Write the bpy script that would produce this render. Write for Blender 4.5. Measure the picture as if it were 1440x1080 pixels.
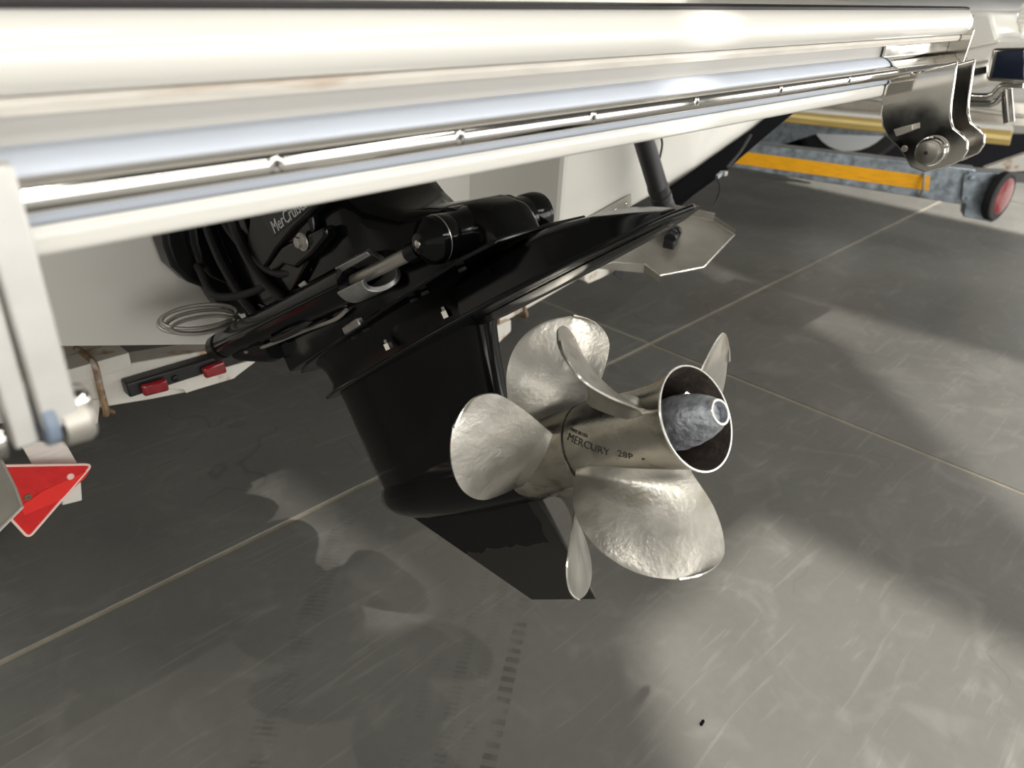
import bpy, bmesh, math, random
from mathutils import Vector, Matrix, Euler
random.seed(7)
S = bpy.context.scene
for o in list(bpy.data.objects): bpy.data.objects.remove(o)
C = S.collection
PI = math.pi
R = math.radians

# ---------------------------------------------------------------- camera
F = 1081.0
CAM = Vector((0, 0, 1.30))
MC = Matrix(((0.691382, 0.315631, -0.649899), (-0.720847, 0.361975, -0.591061), (0.04869, 0.877127, 0.477784)))
cd = bpy.data.cameras.new('camera'); cam = bpy.data.objects.new('camera', cd); C.objects.link(cam)
cd.sensor_fit = 'HORIZONTAL'; cd.sensor_width = 36; cd.lens = 36 * F / 1440; cd.clip_start = .02; cd.clip_end = 200
m4 = MC.to_4x4(); m4.translation = CAM; cam.matrix_world = m4
cd.dof.use_dof = True; cd.dof.focus_distance = 1.15; cd.dof.aperture_fstop = 5.0
S.camera = cam
vs = S.view_settings
S.display_settings.display_device = 'sRGB'
vs.view_transform = 'Standard'; vs.look = 'None'; vs.gamma = 1; vs.use_curve_mapping = False
vs.exposure = 0.0

# ---------------------------------------------------------------- world + lights
w = bpy.data.worlds.new('world'); S.world = w; w.use_nodes = True
w.node_tree.nodes['Background'].inputs[0].default_value = (.9, .95, 1, 1)
w.node_tree.nodes['Background'].inputs[1].default_value = .30

def area(name, loc, size, power, target=None, col=(1, .97, .9), sy=None, rot=None):
    l = bpy.data.lights.new(name, 'AREA'); l.energy = power; l.color = col; l.size = size
    if sy: l.shape = 'RECTANGLE'; l.size_y = sy
    o = bpy.data.objects.new(name, l); C.objects.link(o); o.location = loc
    if target is not None: o.rotation_euler = (Vector(target) - Vector(loc)).to_track_quat('-Z', 'Y').to_euler()
    return o

area('ceiling_lamp', (1.0, -4.4, 4.4), 5.0, 90, (1.0, .6, 0.6), sy=.5)
area('ceiling_lamp', (3.7, -1.6, 4.4), .5, 110, (4.2, .5, 0), sy=5)
area('ceiling_lamp', (-4.0, 0.5, 4.4), .5, 220, (-4, .5, 0), sy=5)
area('added_soft_panel', (14.6, -2.5, 2.0), 9.0, 330, (0, -2.5, 1.6), col=(1, .98, .94), sy=3.2)  # added light panel, gives the steel strip's right half a bright reflection
area('added_soft_panel', (4.5, -7.6, 2.0), 18.0, 760, (4.5, 0, 1.6), col=(1, .98, .94), sy=3.2)  # added wide light panel: bright band in the strip, fill on aft faces

def up(u, v, ax, val):
    """ray through a point of the frame, met with a plane of the world"""
    r = MC @ Vector(((u - 720) / F, -(v - 540) / F, -1.0))
    return CAM + r * ((val - CAM[ax]) / r[ax])

# ---------------------------------------------------------------- materials
def mat(name, col, rough=.5, metal=0., coat=0., spec=.5, var=0., vscale=8., bump=0., bscale=60., rvar=0., emit=None, stain=None, stretch=None):
    m = bpy.data.materials.new(name); m.use_nodes = True
    nt = m.node_tree; b = nt.nodes['Principled BSDF']
    b.inputs['Base Color'].default_value = (*col, 1); b.inputs['Roughness'].default_value = rough
    b.inputs['Metallic'].default_value = metal; b.inputs['Specular IOR Level'].default_value = spec
    b.inputs['Coat Weight'].default_value = coat; b.inputs['Coat Roughness'].default_value = .05
    tc = nt.nodes.new('ShaderNodeTexCoord'); src = tc.outputs['Object']
    if stretch:
        mp = nt.nodes.new('ShaderNodeMapping'); mp.inputs['Scale'].default_value = stretch
        nt.links.new(src, mp.inputs[0]); src = mp.outputs[0]
    def noise(sc, det=5.):
        n = nt.nodes.new('ShaderNodeTexNoise'); n.inputs['Scale'].default_value = sc; n.inputs['Detail'].default_value = det
        nt.links.new(src, n.inputs['Vector']); return n
    last = None
    if var or rvar:
        n = noise(vscale)
    if var:
        r = nt.nodes.new('ShaderNodeMapRange'); r.inputs[1].default_value = .3; r.inputs[2].default_value = .7
        r.inputs[3].default_value = 1 - var; r.inputs[4].default_value = 1 + var
        nt.links.new(n.outputs[0], r.inputs[0])
        mx = nt.nodes.new('ShaderNodeMix'); mx.data_type = 'RGBA'; mx.blend_type = 'MULTIPLY'; mx.inputs[0].default_value = 1
        mx.inputs[6].default_value = (*col, 1); nt.links.new(r.outputs[0], mx.inputs[7]); last = mx.outputs[2]
    if stain:
        sc, amt, thr, ssc = stain
        n2 = noise(ssc, 8.); r2 = nt.nodes.new('ShaderNodeMapRange')
        r2.inputs[1].default_value = thr; r2.inputs[2].default_value = thr + .12; r2.inputs[4].default_value = amt
        nt.links.new(n2.outputs[0], r2.inputs[0])
        mx = nt.nodes.new('ShaderNodeMix'); mx.data_type = 'RGBA'; nt.links.new(r2.outputs[0], mx.inputs[0])
        if last: nt.links.new(last, mx.inputs[6])
        else: mx.inputs[6].default_value = (*col, 1)
        mx.inputs[7].default_value = (*sc, 1); last = mx.outputs[2]
    if last: nt.links.new(last, b.inputs['Base Color'])
    if rvar:
        r = nt.nodes.new('ShaderNodeMapRange'); r.inputs[1].default_value = .3; r.inputs[2].default_value = .7
        r.inputs[3].default_value = max(.02, rough - rvar); r.inputs[4].default_value = rough + rvar
        nt.links.new(n.outputs[0], r.inputs[0]); nt.links.new(r.outputs[0], b.inputs['Roughness'])
    if bump:
        nb = noise(bscale, 4.); bp = nt.nodes.new('ShaderNodeBump'); bp.inputs['Strength'].default_value = bump
        bp.inputs['Distance'].default_value = .002
        nt.links.new(nb.outputs[0], bp.inputs['Height']); nt.links.new(bp.outputs[0], b.inputs['Normal'])
    if emit:
        b.inputs['Emission Color'].default_value = (*emit[0], 1); b.inputs['Emission Strength'].default_value = emit[1]
    return m

M = {}
M['gel'] = mat('white_gelcoat', (.80, .785, .73), .28, coat=.5, var=.02, vscale=3)
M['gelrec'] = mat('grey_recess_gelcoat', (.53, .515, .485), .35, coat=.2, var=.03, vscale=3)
M['gelgrey'] = mat('pale_grey_gelcoat', (.69, .67, .625), .35, coat=.2, var=.03, vscale=3)
M['stained'] = mat('stained_flange', (.74, .70, .64), .55, var=.10, vscale=30, stain=((.42, .27, .14), .8, .63, 9), stretch=(.5, 1, 4))
M['pvc'] = mat('pale_blue_grey_vinyl', (.56, .61, .70), .42, var=.02)
M['inox'] = mat('polished_stainless', (.70, .68, .645), .10, 1, rvar=.04, vscale=25)
M['inoxdull'] = mat('brushed_stainless', (.50, .475, .43), .42, .7, rvar=.08, vscale=18, var=.12, stretch=(1, 1, 1))
M['blk'] = mat('gloss_black_paint', (.004, .0045, .005), .14, spec=.32, coat=.0, rvar=.04, vscale=12)
M['blk2'] = mat('satin_black_paint', (.006, .0063, .0067), .30, spec=.35, var=.2)
M['charcoal'] = mat('charcoal_plastic', (.016, .016, .018), .42, var=.15, vscale=20, bump=.1, bscale=200)
M['rubber'] = mat('black_rubber', (.016, .016, .017), .6)
M['strip'] = mat('dark_edge_trim', (.02, .018, .022), .4)
M['cast'] = mat('cast_zinc', (.40, .42, .46), .5, .7, var=.38, vscale=70, bump=1.0, bscale=160, stain=((.62, .64, .66), .5, .56, 40), rvar=.1)
M['alu'] = mat('aluminium_spacer', (.50, .50, .50), .42, .9, var=.2, vscale=40, bump=.3, bscale=90)
M['whiterust'] = mat('white_paint_with_rust', (.70, .67, .61), .5, var=.06, vscale=20, stain=((.36, .19, .06), 1, .585, 16), bump=.2)
M['rust'] = mat('rusty_steel', (.30, .20, .12), .6, .4, var=.4, vscale=50, stain=((.55, .50, .45), .9, .55, 30), bump=.4)
M['red'] = mat('red_reflector', (.62, .012, .012), .25, coat=.6, var=.1, vscale=60)
M['redbright'] = mat('red_prismatic_strip', (.92, .02, .012), .35, coat=.4, bump=.8, bscale=900, var=.15, vscale=600)
M['redlens'] = mat('dark_red_lens', (.26, .008, .014), .15, coat=.5, var=.25, vscale=60)
M['redrim'] = mat('pale_reflector_rim', (.85, .62, .55), .4)
M['galv'] = mat('galvanised_steel', (.36, .41, .46), .42, .75, var=.35, vscale=28, rvar=.12, bump=.2)
M['orange'] = mat('orange_reflective_tape', (1.0, .47, .01), .35, var=.12, vscale=16, stretch=(1, 1, 6))
M['yellow'] = mat('yellow_reflective_tape', (.62, .40, .02), .4, var=.08)
M['gold'] = mat('gold_varnished_timber', (.50, .36, .11), .3, coat=.3, var=.15, vscale=7, stretch=(1, 1, 9))
M['goldlite'] = mat('pale_gold_edge', (.90, .72, .32), .3, var=.06)
M['tyre'] = mat('tyre_rubber', (.012, .012, .013), .7)
M['rim'] = mat('silver_rim', (.88, .90, .92), .4, .1)
M['wallp'] = mat('off_white_wall_paint', (.62, .61, .57), .8, var=.03)
M['ceil'] = mat('dark_ceiling', (.10, .10, .10), .8)
M['black'] = mat('matte_black', (.003, .003, .004), .9, spec=.05)
M['bush'] = mat('blue_grey_nylon', (.20, .25, .33), .4)
M['letters'] = mat('pale_grey_print', (.62, .62, .62), .4)
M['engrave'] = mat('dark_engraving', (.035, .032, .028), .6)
M['pontoon'] = mat('brushed_aluminium', (.52, .52, .52), .35, .9, var=.06, vscale=5, stretch=(1, 1, 8))
M['blueglass'] = mat('dark_blue_gloss', (.03, .04, .07), .08, .6)
M['wallw'] = mat('window_glow', (.8, .8, .8), .5, emit=((1, .98, .94), 1.0))

def prop_metal():
    m = mat('cast_stainless_propeller', (.56, .54, .49), .36, .92, var=.14, vscale=16, rvar=.09, bump=.0, stain=((.40, .34, .22), .5, .60, 22))
    nt = m.node_tree; b = nt.nodes['Principled BSDF']
    tc = nt.nodes.new('ShaderNodeTexCoord')
    n = nt.nodes.new('ShaderNodeTexNoise'); n.inputs['Scale'].default_value = 26; n.inputs['Detail'].default_value = 5
    nt.links.new(tc.outputs['Object'], n.inputs[0])
    n2 = nt.nodes.new('ShaderNodeTexNoise'); n2.inputs['Scale'].default_value = 170; nt.links.new(tc.outputs['Object'], n2.inputs[0])
    ad = nt.nodes.new('ShaderNodeMath'); ad.operation = 'MULTIPLY_ADD'; ad.inputs[1].default_value = .25
    nt.links.new(n2.outputs[0], ad.inputs[0]); nt.links.new(n.outputs[0], ad.inputs[2])
    bp = nt.nodes.new('ShaderNodeBump'); bp.inputs['Strength'].default_value = .35; bp.inputs['Distance'].default_value = .004
    nt.links.new(ad.outputs[0], bp.inputs['Height']); nt.links.new(bp.outputs[0], b.inputs['Normal'])
    return m
M['prop'] = prop_metal()
M['inoxlite'] = mat('bright_brushed_steel', (.70, .69, .66), .40, .5, var=.08, vscale=30)
M['pinsteel'] = mat('machined_pin_steel', (.30, .285, .26), .35, .85)
M['propedge'] = mat('bright_edge_metal', (.90, .88, .82), .25, .8)  # paler, smoother metal along blade edges and rims
M['hub'] = mat('hub_stainless', (.54, .51, .45), .25, 1, var=.22, vscale=14, rvar=.09, stain=((.24, .19, .10), .6, .60, 30), bump=.15, bscale=80)
M['hubin'] = mat('dark_hub_bore', (.035, .026, .02), .7, .3, var=.5, vscale=60, bump=.8, bscale=150)  # dark mottled brown inside the open hub

def floor_mat():
    m = mat('polished_concrete_slab', (.20, .198, .185), .42, rvar=.06, vscale=3)
    nt = m.node_tree; b = nt.nodes['Principled BSDF']; L = nt.links
    geo = nt.nodes.new('ShaderNodeNewGeometry'); pos = geo.outputs['Position']
    def N(t, **k):
        n = nt.nodes.new(t)
        for a, v in k.items(): setattr(n, a, v)
        return n
    def noise(sc, det=5, dist=0, vec=None):
        n = N('ShaderNodeTexNoise'); n.inputs['Scale'].default_value = sc; n.inputs['Detail'].default_value = det; n.inputs['Distortion'].default_value = dist
        L.new(vec or pos, n.inputs['Vector']); return n.outputs[0]
    def math_(op, a, b_=None, c=None):
        n = N('ShaderNodeMath', operation=op)
        for i, x in enumerate((a, b_, c)):
            if x is None: continue
            if isinstance(x, (int, float)): n.inputs[i].default_value = x
            else: L.new(x, n.inputs[i])
        return n.outputs[0]
    def mr(x, a, b_, c=0, d=1):
        n = N('ShaderNodeMapRange'); L.new(x, n.inputs[0])
        for i, v in zip((1, 2, 3, 4), (a, b_, c, d)): n.inputs[i].default_value = v
        return n.outputs[0]
    cloud = mr(noise(2.2, 6, .6), .3, .7, .90, 1.10)
    fine = mr(noise(40, 6), .3, .7, .96, 1.04)
    # brushed scratches / scuffs
    mp = N('ShaderNodeMapping'); mp.inputs['Rotation'].default_value = (0, 0, .7); mp.inputs['Scale'].default_value = (2, 22, 1); L.new(pos, mp.inputs[0])
    scr = mr(noise(1.8, 9, 1.2, mp.outputs[0]), .58, .72, 0, .30)
    scuff = mr(noise(4.5, 12, 2.0), .54, .74, 0, .30)
    v = math_('MULTIPLY', cloud, fine)
    v = math_('ADD', v, scr); v = math_('ADD', v, scuff)
    # cracks
    vo = N('ShaderNodeTexVoronoi', feature='DISTANCE_TO_EDGE'); vo.inputs['Scale'].default_value = 1.3
    ad = N('ShaderNodeVectorMath', operation='MULTIPLY_ADD')
    nc = N('ShaderNodeTexNoise'); nc.inputs['Scale'].default_value = 5; L.new(pos, nc.inputs[0])
    L.new(nc.outputs[1], ad.inputs[0]); ad.inputs[1].default_value = (.35, .35, 0); L.new(pos, ad.inputs[2]); L.new(ad.outputs[0], vo.inputs[0])
    gate = mr(noise(1.7), .50, .56)
    cr = math_('MULTIPLY', mr(vo.outputs[0], .0, .006, .28, 0), gate)
    v = math_('SUBTRACT', v, cr)
    # tyre tracks: direction (x,y) ~ (.83,.55); one row of tread bars per track
    sx = N('ShaderNodeSeparateXYZ'); L.new(pos, sx.inputs[0]); X, Y = sx.outputs[0], sx.outputs[1]
    def track(x0, y0, dx, dy, width, amt, l0, l1, pitch):
        ln = math.hypot(dx, dy); dx /= ln; dy /= ln
        rx = math_('SUBTRACT', X, x0); ry = math_('SUBTRACT', Y, y0)
        along = math_('ADD', math_('MULTIPLY', rx, dx), math_('MULTIPLY', ry, dy))
        acr = math_('ABSOLUTE', math_('SUBTRACT', math_('MULTIPLY', rx, dy), math_('MULTIPLY', ry, dx)))
        band = mr(acr, width * .8, width, 1, 0)
        bars = mr(math_('FRACT', math_('MULTIPLY', along, 1 / pitch)), .42, .55)
        ends = math_('MULTIPLY', mr(along, l0, l0 + .15), mr(along, l1 - .1, l1, 1, 0))
        nz = mr(noise(14, 5), .40, .58)
        t = math_('MULTIPLY', math_('MULTIPLY', band, math_('MAXIMUM', bars, .25)), math_('MULTIPLY', ends, nz))
        return math_('MULTIPLY', t, amt)
    tot = track(.691, .63, .328, .218, .016, .42, -.5, .45, .026)
    for a in (track(.655, .665, .32, .224, .012, .16, -.5, .6, .012), track(.624, .695, .313, .23, .014, .20, -.5, .55, .013),
              track(.405, .95, .56, .49, .030, .18, -.4, .75, .014), track(.46, 1.0, .5, .46, .012, .14, -.3, .7, .012), track(.58, .74, .33, .23, .012, .12, -.5, .5, .012)):
        tot = math_('ADD', tot, a)
    v = math_('SUBTRACT', v, tot)
    mx = N('ShaderNodeVectorMath', operation='SCALE'); mx.inputs[0].default_value = (.150, .147, .136); L.new(v, mx.inputs[3])
    L.new(mx.outputs[0], b.inputs['Base Color'])
    return m
M['floor'] = floor_mat()
M['joint'] = mat('beige_joint_filler', (.37, .33, .25), .7, var=.15, vscale=20)

# ---------------------------------------------------------------- mesh helpers
def ob(name, verts, faces, m, parent=None, smooth=35, bevel=0, seg=2, label=None, mats=None, fmat=None, sub=0):
    me = bpy.data.meshes.new(name)
    if parent is not None:
        inv = WM(parent).inverted(); verts = [inv @ Vector(v) for v in verts]
    me.from_pydata([tuple(v) for v in verts], [], faces); me.update()
    bm = bmesh.new(); bm.from_mesh(me); bmesh.ops.recalc_face_normals(bm, faces=bm.faces); bm.to_mesh(me); bm.free()
    me.materials.append(M[m] if isinstance(m, str) else m)
    for x in (mats or []): me.materials.append(M[x])
    if fmat:
        for i, k in fmat.items(): me.polygons[i].material_index = k
    if smooth:
        me.shade_smooth(); me.set_sharp_from_angle(angle=R(smooth))
    o = bpy.data.objects.new(name, me); C.objects.link(o)
    if parent is not None: o.parent = parent
    if bevel:
        b = o.modifiers.new('bevel', 'BEVEL'); b.width = bevel; b.segments = seg; b.limit_method = 'ANGLE'; b.angle_limit = R(35); b.harden_normals = False
    if sub:
        s = o.modifiers.new('sub', 'SUBSURF'); s.levels = s.render_levels = sub
    if label: o['label'] = label
    return o
_wm = {}
def WM(o):
    if o is None: return Matrix()
    return WM(o.parent) @ o.matrix_basis if o.parent else o.matrix_basis.copy()
def thing(name, label, cat, loc=(0, 0, 0), group=None, rot=None):
    o = bpy.data.objects.new(name, None); C.objects.link(o); o.location = loc; o.empty_display_size = .1
    if rot: o.rotation_euler = rot
    o['label'] = label; o['category'] = cat
    if group: o['group'] = group
    return o
def tag(o, label, cat, group=None):
    o['label'] = label; o['category'] = cat
    if group: o['group'] = group
    return o
def prism(name, poly, d, m, parent=None, **k):
    """poly: list of 3D points (planar-ish), extruded by vector d"""
    d = Vector(d); n = len(poly); P = [Vector(p) for p in poly]
    v = P + [p + d for p in P]
    f = [list(range(n)), list(range(2 * n - 1, n - 1, -1))] + [[i, (i + 1) % n, n + (i + 1) % n, n + i] for i in range(n)]
    return ob(name, v, f, m, parent, **k)
def box(name, c, s, m, parent=None, rot=None, **k):
    rm = rot if rot is not None else Matrix.Identity(3)
    v = [Vector(c) + rm @ Vector((x * s[0] / 2, y * s[1] / 2, z * s[2] / 2)) for x in (-1, 1) for y in (-1, 1) for z in (-1, 1)]
    f = [(0, 1, 3, 2), (4, 6, 7, 5), (0, 4, 5, 1), (2, 3, 7, 6), (0, 2, 6, 4), (1, 5, 7, 3)]
    return ob(name, v, f, m, parent, **k)
def frame(d):
    d = Vector(d).normalized(); u = Vector((0, 0, 1)) if abs(d.z) < .9 else Vector((1, 0, 0))
    s = d.cross(u).normalized(); return d, s, s.cross(d)
def lathe_v(p0, d, prof, n=32, base=0):
    d, s, t = frame(d); p0 = Vector(p0); v = []; f = []
    for a, r in prof:
        for i in range(n):
            th = 2 * PI * i / n; v.append(p0 + d * a + (s * math.cos(th) + t * math.sin(th)) * max(r, 1e-5))
    for j in range(len(prof) - 1):
        for i in range(n):
            f.append([base + j * n + i, base + j * n + (i + 1) % n, base + (j + 1) * n + (i + 1) % n, base + (j + 1) * n + i])
    return v, f
def lathe(name, p0, d, prof, m, parent=None, n=32, cap=True, **k):
    v, f = lathe_v(p0, d, prof, n)
    if cap: f.append(list(range(n))); f.append(list(range((len(prof) - 1) * n, len(prof) * n)))
    return ob(name, v, f, m, parent, **k)
def rod(name, p, q, r, m, parent=None, n=20, r2=None, **k):
    p = Vector(p); q = Vector(q); L = (q - p).length; r2 = r if r2 is None else r2
    e = min(r, r2) * .12
    return lathe(name, p, q - p, [(0, r - e), (e, r), (L - e, r2), (L, r2 - e)], m, parent, n, **k)
def tube(name, pts, r, m, parent=None, n=10, closed=False, cuts=8, **k):
    """smooth swept tube through pts (Catmull-Rom)"""
    P = [Vector(p) for p in pts]; Q = []; N = len(P)
    rng = range(N) if closed else range(N - 1)
    for i in rng:
        p0 = P[(i - 1) % N] if (closed or i > 0) else P[0] * 2 - P[1]
        p1 = P[i]; p2 = P[(i + 1) % N]
        p3 = P[(i + 2) % N] if (closed or i + 2 < N) else p2 * 2 - p1
        for j in range(cuts):
            t = j / cuts
            Q.append(.5 * ((2 * p1) + (p2 - p0) * t + (2 * p0 - 5 * p1 + 4 * p2 - p3) * t * t + (3 * p1 - p0 - 3 * p2 + p3) * t ** 3))
    if not closed: Q.append(P[-1])
    v = []; f = []; K = len(Q); last = None
    for i, q in enumerate(Q):
        a = Q[(i - 1) % K] if (closed or i) else q; b = Q[(i + 1) % K] if (closed or i < K - 1) else q
        d = (b - a).normalized()
        if last is None: _, s, _ = frame(d)
        else: s = (last - d * last.dot(d)).normalized()
        last = s; t = d.cross(s)
        for j in range(n):
            th = 2 * PI * j / n; v.append(q + (s * math.cos(th) + t * math.sin(th)) * r)
    for i in range(K if closed else K - 1):
        for j in range(n):
            f.append([i * n + j, i * n + (j + 1) % n, ((i + 1) % K) * n + (j + 1) % n, ((i + 1) % K) * n + j])
    if not closed: f.append(list(range(n))); f.append(list(range((K - 1) * n, K * n)))
    return ob(name, v, f, m, parent, **k)
def sweep_x(name, prof, x0, x1, m, parent=None, steps=1, **k):
    """(y,z) profile swept along X, closed"""
    n = len(prof); v = []; f = []
    for i in range(steps + 1):
        x = x0 + (x1 - x0) * i / steps
        v += [Vector((x, y, z)) for y, z in prof]
    for i in range(steps):
        for j in range(n): f.append([i * n + j, i * n + (j + 1) % n, (i + 1) * n + (j + 1) % n, (i + 1) * n + j])
    f.append(list(range(n))); f.append(list(range(steps * n, steps * n + n)))
    return ob(name, v, f, m, parent, **k)
def rotm(d, upv=(0, 0, 1)):
    d = Vector(d).normalized(); y = Vector(upv).cross(d).normalized(); z = d.cross(y)
    return Matrix((d, y, z)).transposed()
def text_mesh(txt, size, depth=.0006):
    c = bpy.data.curves.new('txt', 'FONT'); c.body = txt; c.size = size; c.extrude = depth; c.resolution_u = 2
    o = bpy.data.objects.new('txt', c); C.objects.link(o)
    dg = bpy.context.evaluated_depsgraph_get(); me = bpy.data.meshes.new_from_object(o.evaluated_get(dg))
    vs_ = [v.co.copy() for v in me.vertices]; fs = [list(p.vertices) for p in me.polygons]
    bpy.data.objects.remove(o); return vs_, fs

# ---------------------------------------------------------------- room shell
def struct(o): o['kind'] = 'structure'; return o
def slab(name, x0, x1, y0, y1, z0, z1, m, parent=None, **k):
    return box(name, ((x0 + x1) / 2, (y0 + y1) / 2, (z0 + z1) / 2), (x1 - x0, y1 - y0, z1 - z0), m, parent, **k)
RX0, RX1, RY0, RY1, RH = -7.0, 15.0, -8.0, 14.0, 4.6
fl = struct(slab('floor', RX0, RX1, RY0, RY1, -.12, -.003, 'joint'))
xs = [RX0, -1.57, 2.43, 6.43, 10.43, RX1]; ys = [RY0, -6.53, -2.53, 1.475, 5.475, 9.475, RY1]
for i in range(len(xs) - 1):
    for j in range(len(ys) - 1):
        g = .0065
        slab('slab', xs[i] + g, xs[i + 1] - g, ys[j] + g, ys[j + 1] - g, -.02, 0, 'floor', fl, bevel=.0015, seg=1)
struct(slab('ceiling', RX0, RX1, RY0, RY1, RH, RH + .1, 'ceil'))
struct(slab('wall_left', RX0 - .1, RX0, RY0, RY1, 0, RH, 'wallp'))
struct(slab('wall_right', RX1, RX1 + .1, RY0, RY1, 0, RH, 'wallp'))
struct(slab('wall_front', RX0, RX1, RY1, RY1 + .1, 0, RH, 'wallp'))
struct(slab('wall_back', RX0, RX1, RY0 - .1, RY0, 0, RH, 'wallp'))

# ---------------------------------------------------------------- added unseen spots: each mask plate is cut to shape its floor patch
def shuttered(pos, poly, power, label, col=(1, .96, .88), soft=.010, h=.5, mg=1.6):
    pos = Vector(pos)
    root = thing('added_cut_spot', label, 'spotlight', pos, group='added unseen spots under the ceiling')
    l = bpy.data.lights.new('added_spot', 'SPOT'); l.energy = power; l.color = col; l.shadow_soft_size = soft
    lo = bpy.data.objects.new('added_spot', l); C.objects.link(lo); lo.parent = root
    fl_ = [Vector((x, y, 0)) for x, y in poly]; cen = sum(fl_, Vector()) / len(fl_)
    d = (cen - pos).normalized(); lo.rotation_euler = d.to_track_quat('-Z', 'Y').to_euler()
    ang = max(math.acos(max(-1, min(1, d.dot((p - pos).normalized())))) for p in fl_)
    l.spot_size = min(2.9, 2 * ang * 1.06); l.spot_blend = .02
    k = h / pos.z
    inner = [pos + (p - pos) * k for p in fl_]; ci = pos + (cen - pos) * k
    inner.sort(key=lambda p: math.atan2(p.y - ci.y, p.x - ci.x))
    inner = [inner[i].lerp(inner[(i + 1) % len(inner)], j / 8) for i in range(len(inner)) for j in range(8)]
    rad = max((p - ci).length for p in inner)
    n = len(inner); outer = [ci + (p - ci).normalized() * (rad * mg + .04) for p in inner]
    rim = [p + Vector((0, 0, .05)) for p in outer]
    v = inner + outer + rim
    f = [[i, (i + 1) % n, n + (i + 1) % n, n + i] for i in range(n)] + [[n + i, n + (i + 1) % n, 2 * n + (i + 1) % n, 2 * n + i] for i in range(n)]
    ob('beam_mask', v, f, 'black', root, smooth=0)  # added plate, its opening follows the wanted patch on the floor
    lathe('added_can', pos - d * .22, d, [(0, .05), (.01, .07), (.20, .07)], 'black', root, 20)
    rod('added_hanger', pos - d * .2, Vector(((pos - d * .2).x, (pos - d * .2).y, RH)), .012, 'black', root)
    return root
#LIGHTPATCH
shuttered((.3, .04, 4.2), [(.93, .36), (1.12, .60), (1.735, .62), (1.725, -1.8), (.2, -1.8), (.60, -.2)], 1050, 'added unseen spot cutting the bright floor patch by the propellers')
shuttered((2.9, -1.2, 4.25), [(3.57, 2.3), (3.36, 1.37), (3.04, .92), (2.66, .5), (2.25, .09), (1.9, -.6), (3.57, -.6)], 700, 'added unseen spot cutting the lit wedge of floor right of the platform')
shuttered((4.6, -6.0, 3.8), [(5.55, 4.5), (5.55, -1.0), (8.5, -1.0), (8.5, 4.5)], 13000, 'added unseen spot lighting the far floor by the neighbouring trailer', mg=3.2)
shuttered((.9, -2.7, 4.2), [(.73, 1.0), (.87, 1.0), (.88, 2.3), (.80, 2.3)], 900, 'added unseen spot for the narrow floor patches under the stern')
shuttered((1.0, -1.35, 4.1), [(3.55, 4.0), (3.55, -2.5), (-1.5, -2.5), (-1.5, 4.0)], 105, 'added unseen wide spot masked to leave the floor at the right dark', mg=1.2, h=.35)

# ================================================================= THE BOAT
X0 = .713
boat = thing('motorboat', 'white motorboat seen from its stern with swim platform above the outboard propellers', 'boat', (X0, 1.4, .60))

def zb(x): return .575 + .30 * abs(x - X0)
YT = 1.37
xa, xb = X0 - .67, X0 + .67
# hull: transom recess face, side pods, hull bottom, built as one shell
def hull():
    v = []; f = []
    def add(p): v.append(Vector(p)); return len(v) - 1
    def quad(*p): f.append([add(q) for q in p])
    top = 1.14
    # recessed transom (V bottom)
    quad((X0 - .95, YT, zb(X0 - .95)), (X0, YT, zb(X0)), (X0, YT, top), (X0 - .95, YT, top))
    quad((X0, YT, zb(X0)), (X0 + .95, YT, zb(X0 + .95)), (X0 + .95, YT, top), (X0, YT, top))
    # bottom running forward
    for s in (-1, 1):
        quad((X0, YT, zb(X0)), (X0 + s * 1.55, YT, zb(X0 + s * 1.55)), (X0 + s * 1.55, 6.5, zb(X0 + s * 1.55) + .15), (X0, 6.5, zb(X0) + .15))
        quad((X0 + s * 1.55, YT, zb(X0 + s * 1.55)), (X0 + s * 1.55, 6.5, 1.2), (X0 + s * 1.55, 6.5, 1.9), (X0 + s * 1.55, YT, 1.9))
    return v, f
v, f = hull()
ob('hull', v, f, 'gelgrey', boat, smooth=0)
# starboard and port hull pods beside the drive recess
def zp(x): return .765 + .21 * (abs(x - X0) - .942)
def pod(s):
    a, b, c = X0 + s * .665, X0 + s * 1.205, X0 + s * 1.60
    yp = 1.13
    P = [(a, yp, zp(a)), (b, yp, zp(b) + .0), (c, yp + .0, zp(c) + .16), (c, yp, 1.9), (b, yp, 1.9), (a, yp, 1.9)]
    pb = up(975, 244, 1, yp); pc_ = up(1092, 160, 1, 1.20); b, c = pb.x, pc_.x
    P = [(a, yp, zp(a)), (b, yp, pb.z), (c, 1.20, pc_.z), (c, 1.20, 1.129), (b, yp, 1.129), (a, yp, 1.129)]
    v = [Vector(p) for p in P] + [Vector((p[0], YT + .12, p[2])) for p in P]
    v[6].x -= s * .10; v[11].x -= s * .10
    for q in (8, 9): v[q].y = 1.36
    f = [[0, 1, 4, 5], [1, 2, 3, 4], [0, 6, 7, 1], [1, 7, 8, 2], [2, 8, 9, 3], [0, 5, 11, 6], [3, 9, 10, 4], [4, 10, 11, 5]]
    return ob('hull_sponson', v, f, 'gel', boat, smooth=0, bevel=.012)
pod(1)
# upper works above the deck
box('stern_bulkhead', (X0 - .1, 1.75, 1.62), (3.0, .9, .68), 'gel', boat, bevel=.05, seg=4)

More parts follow.
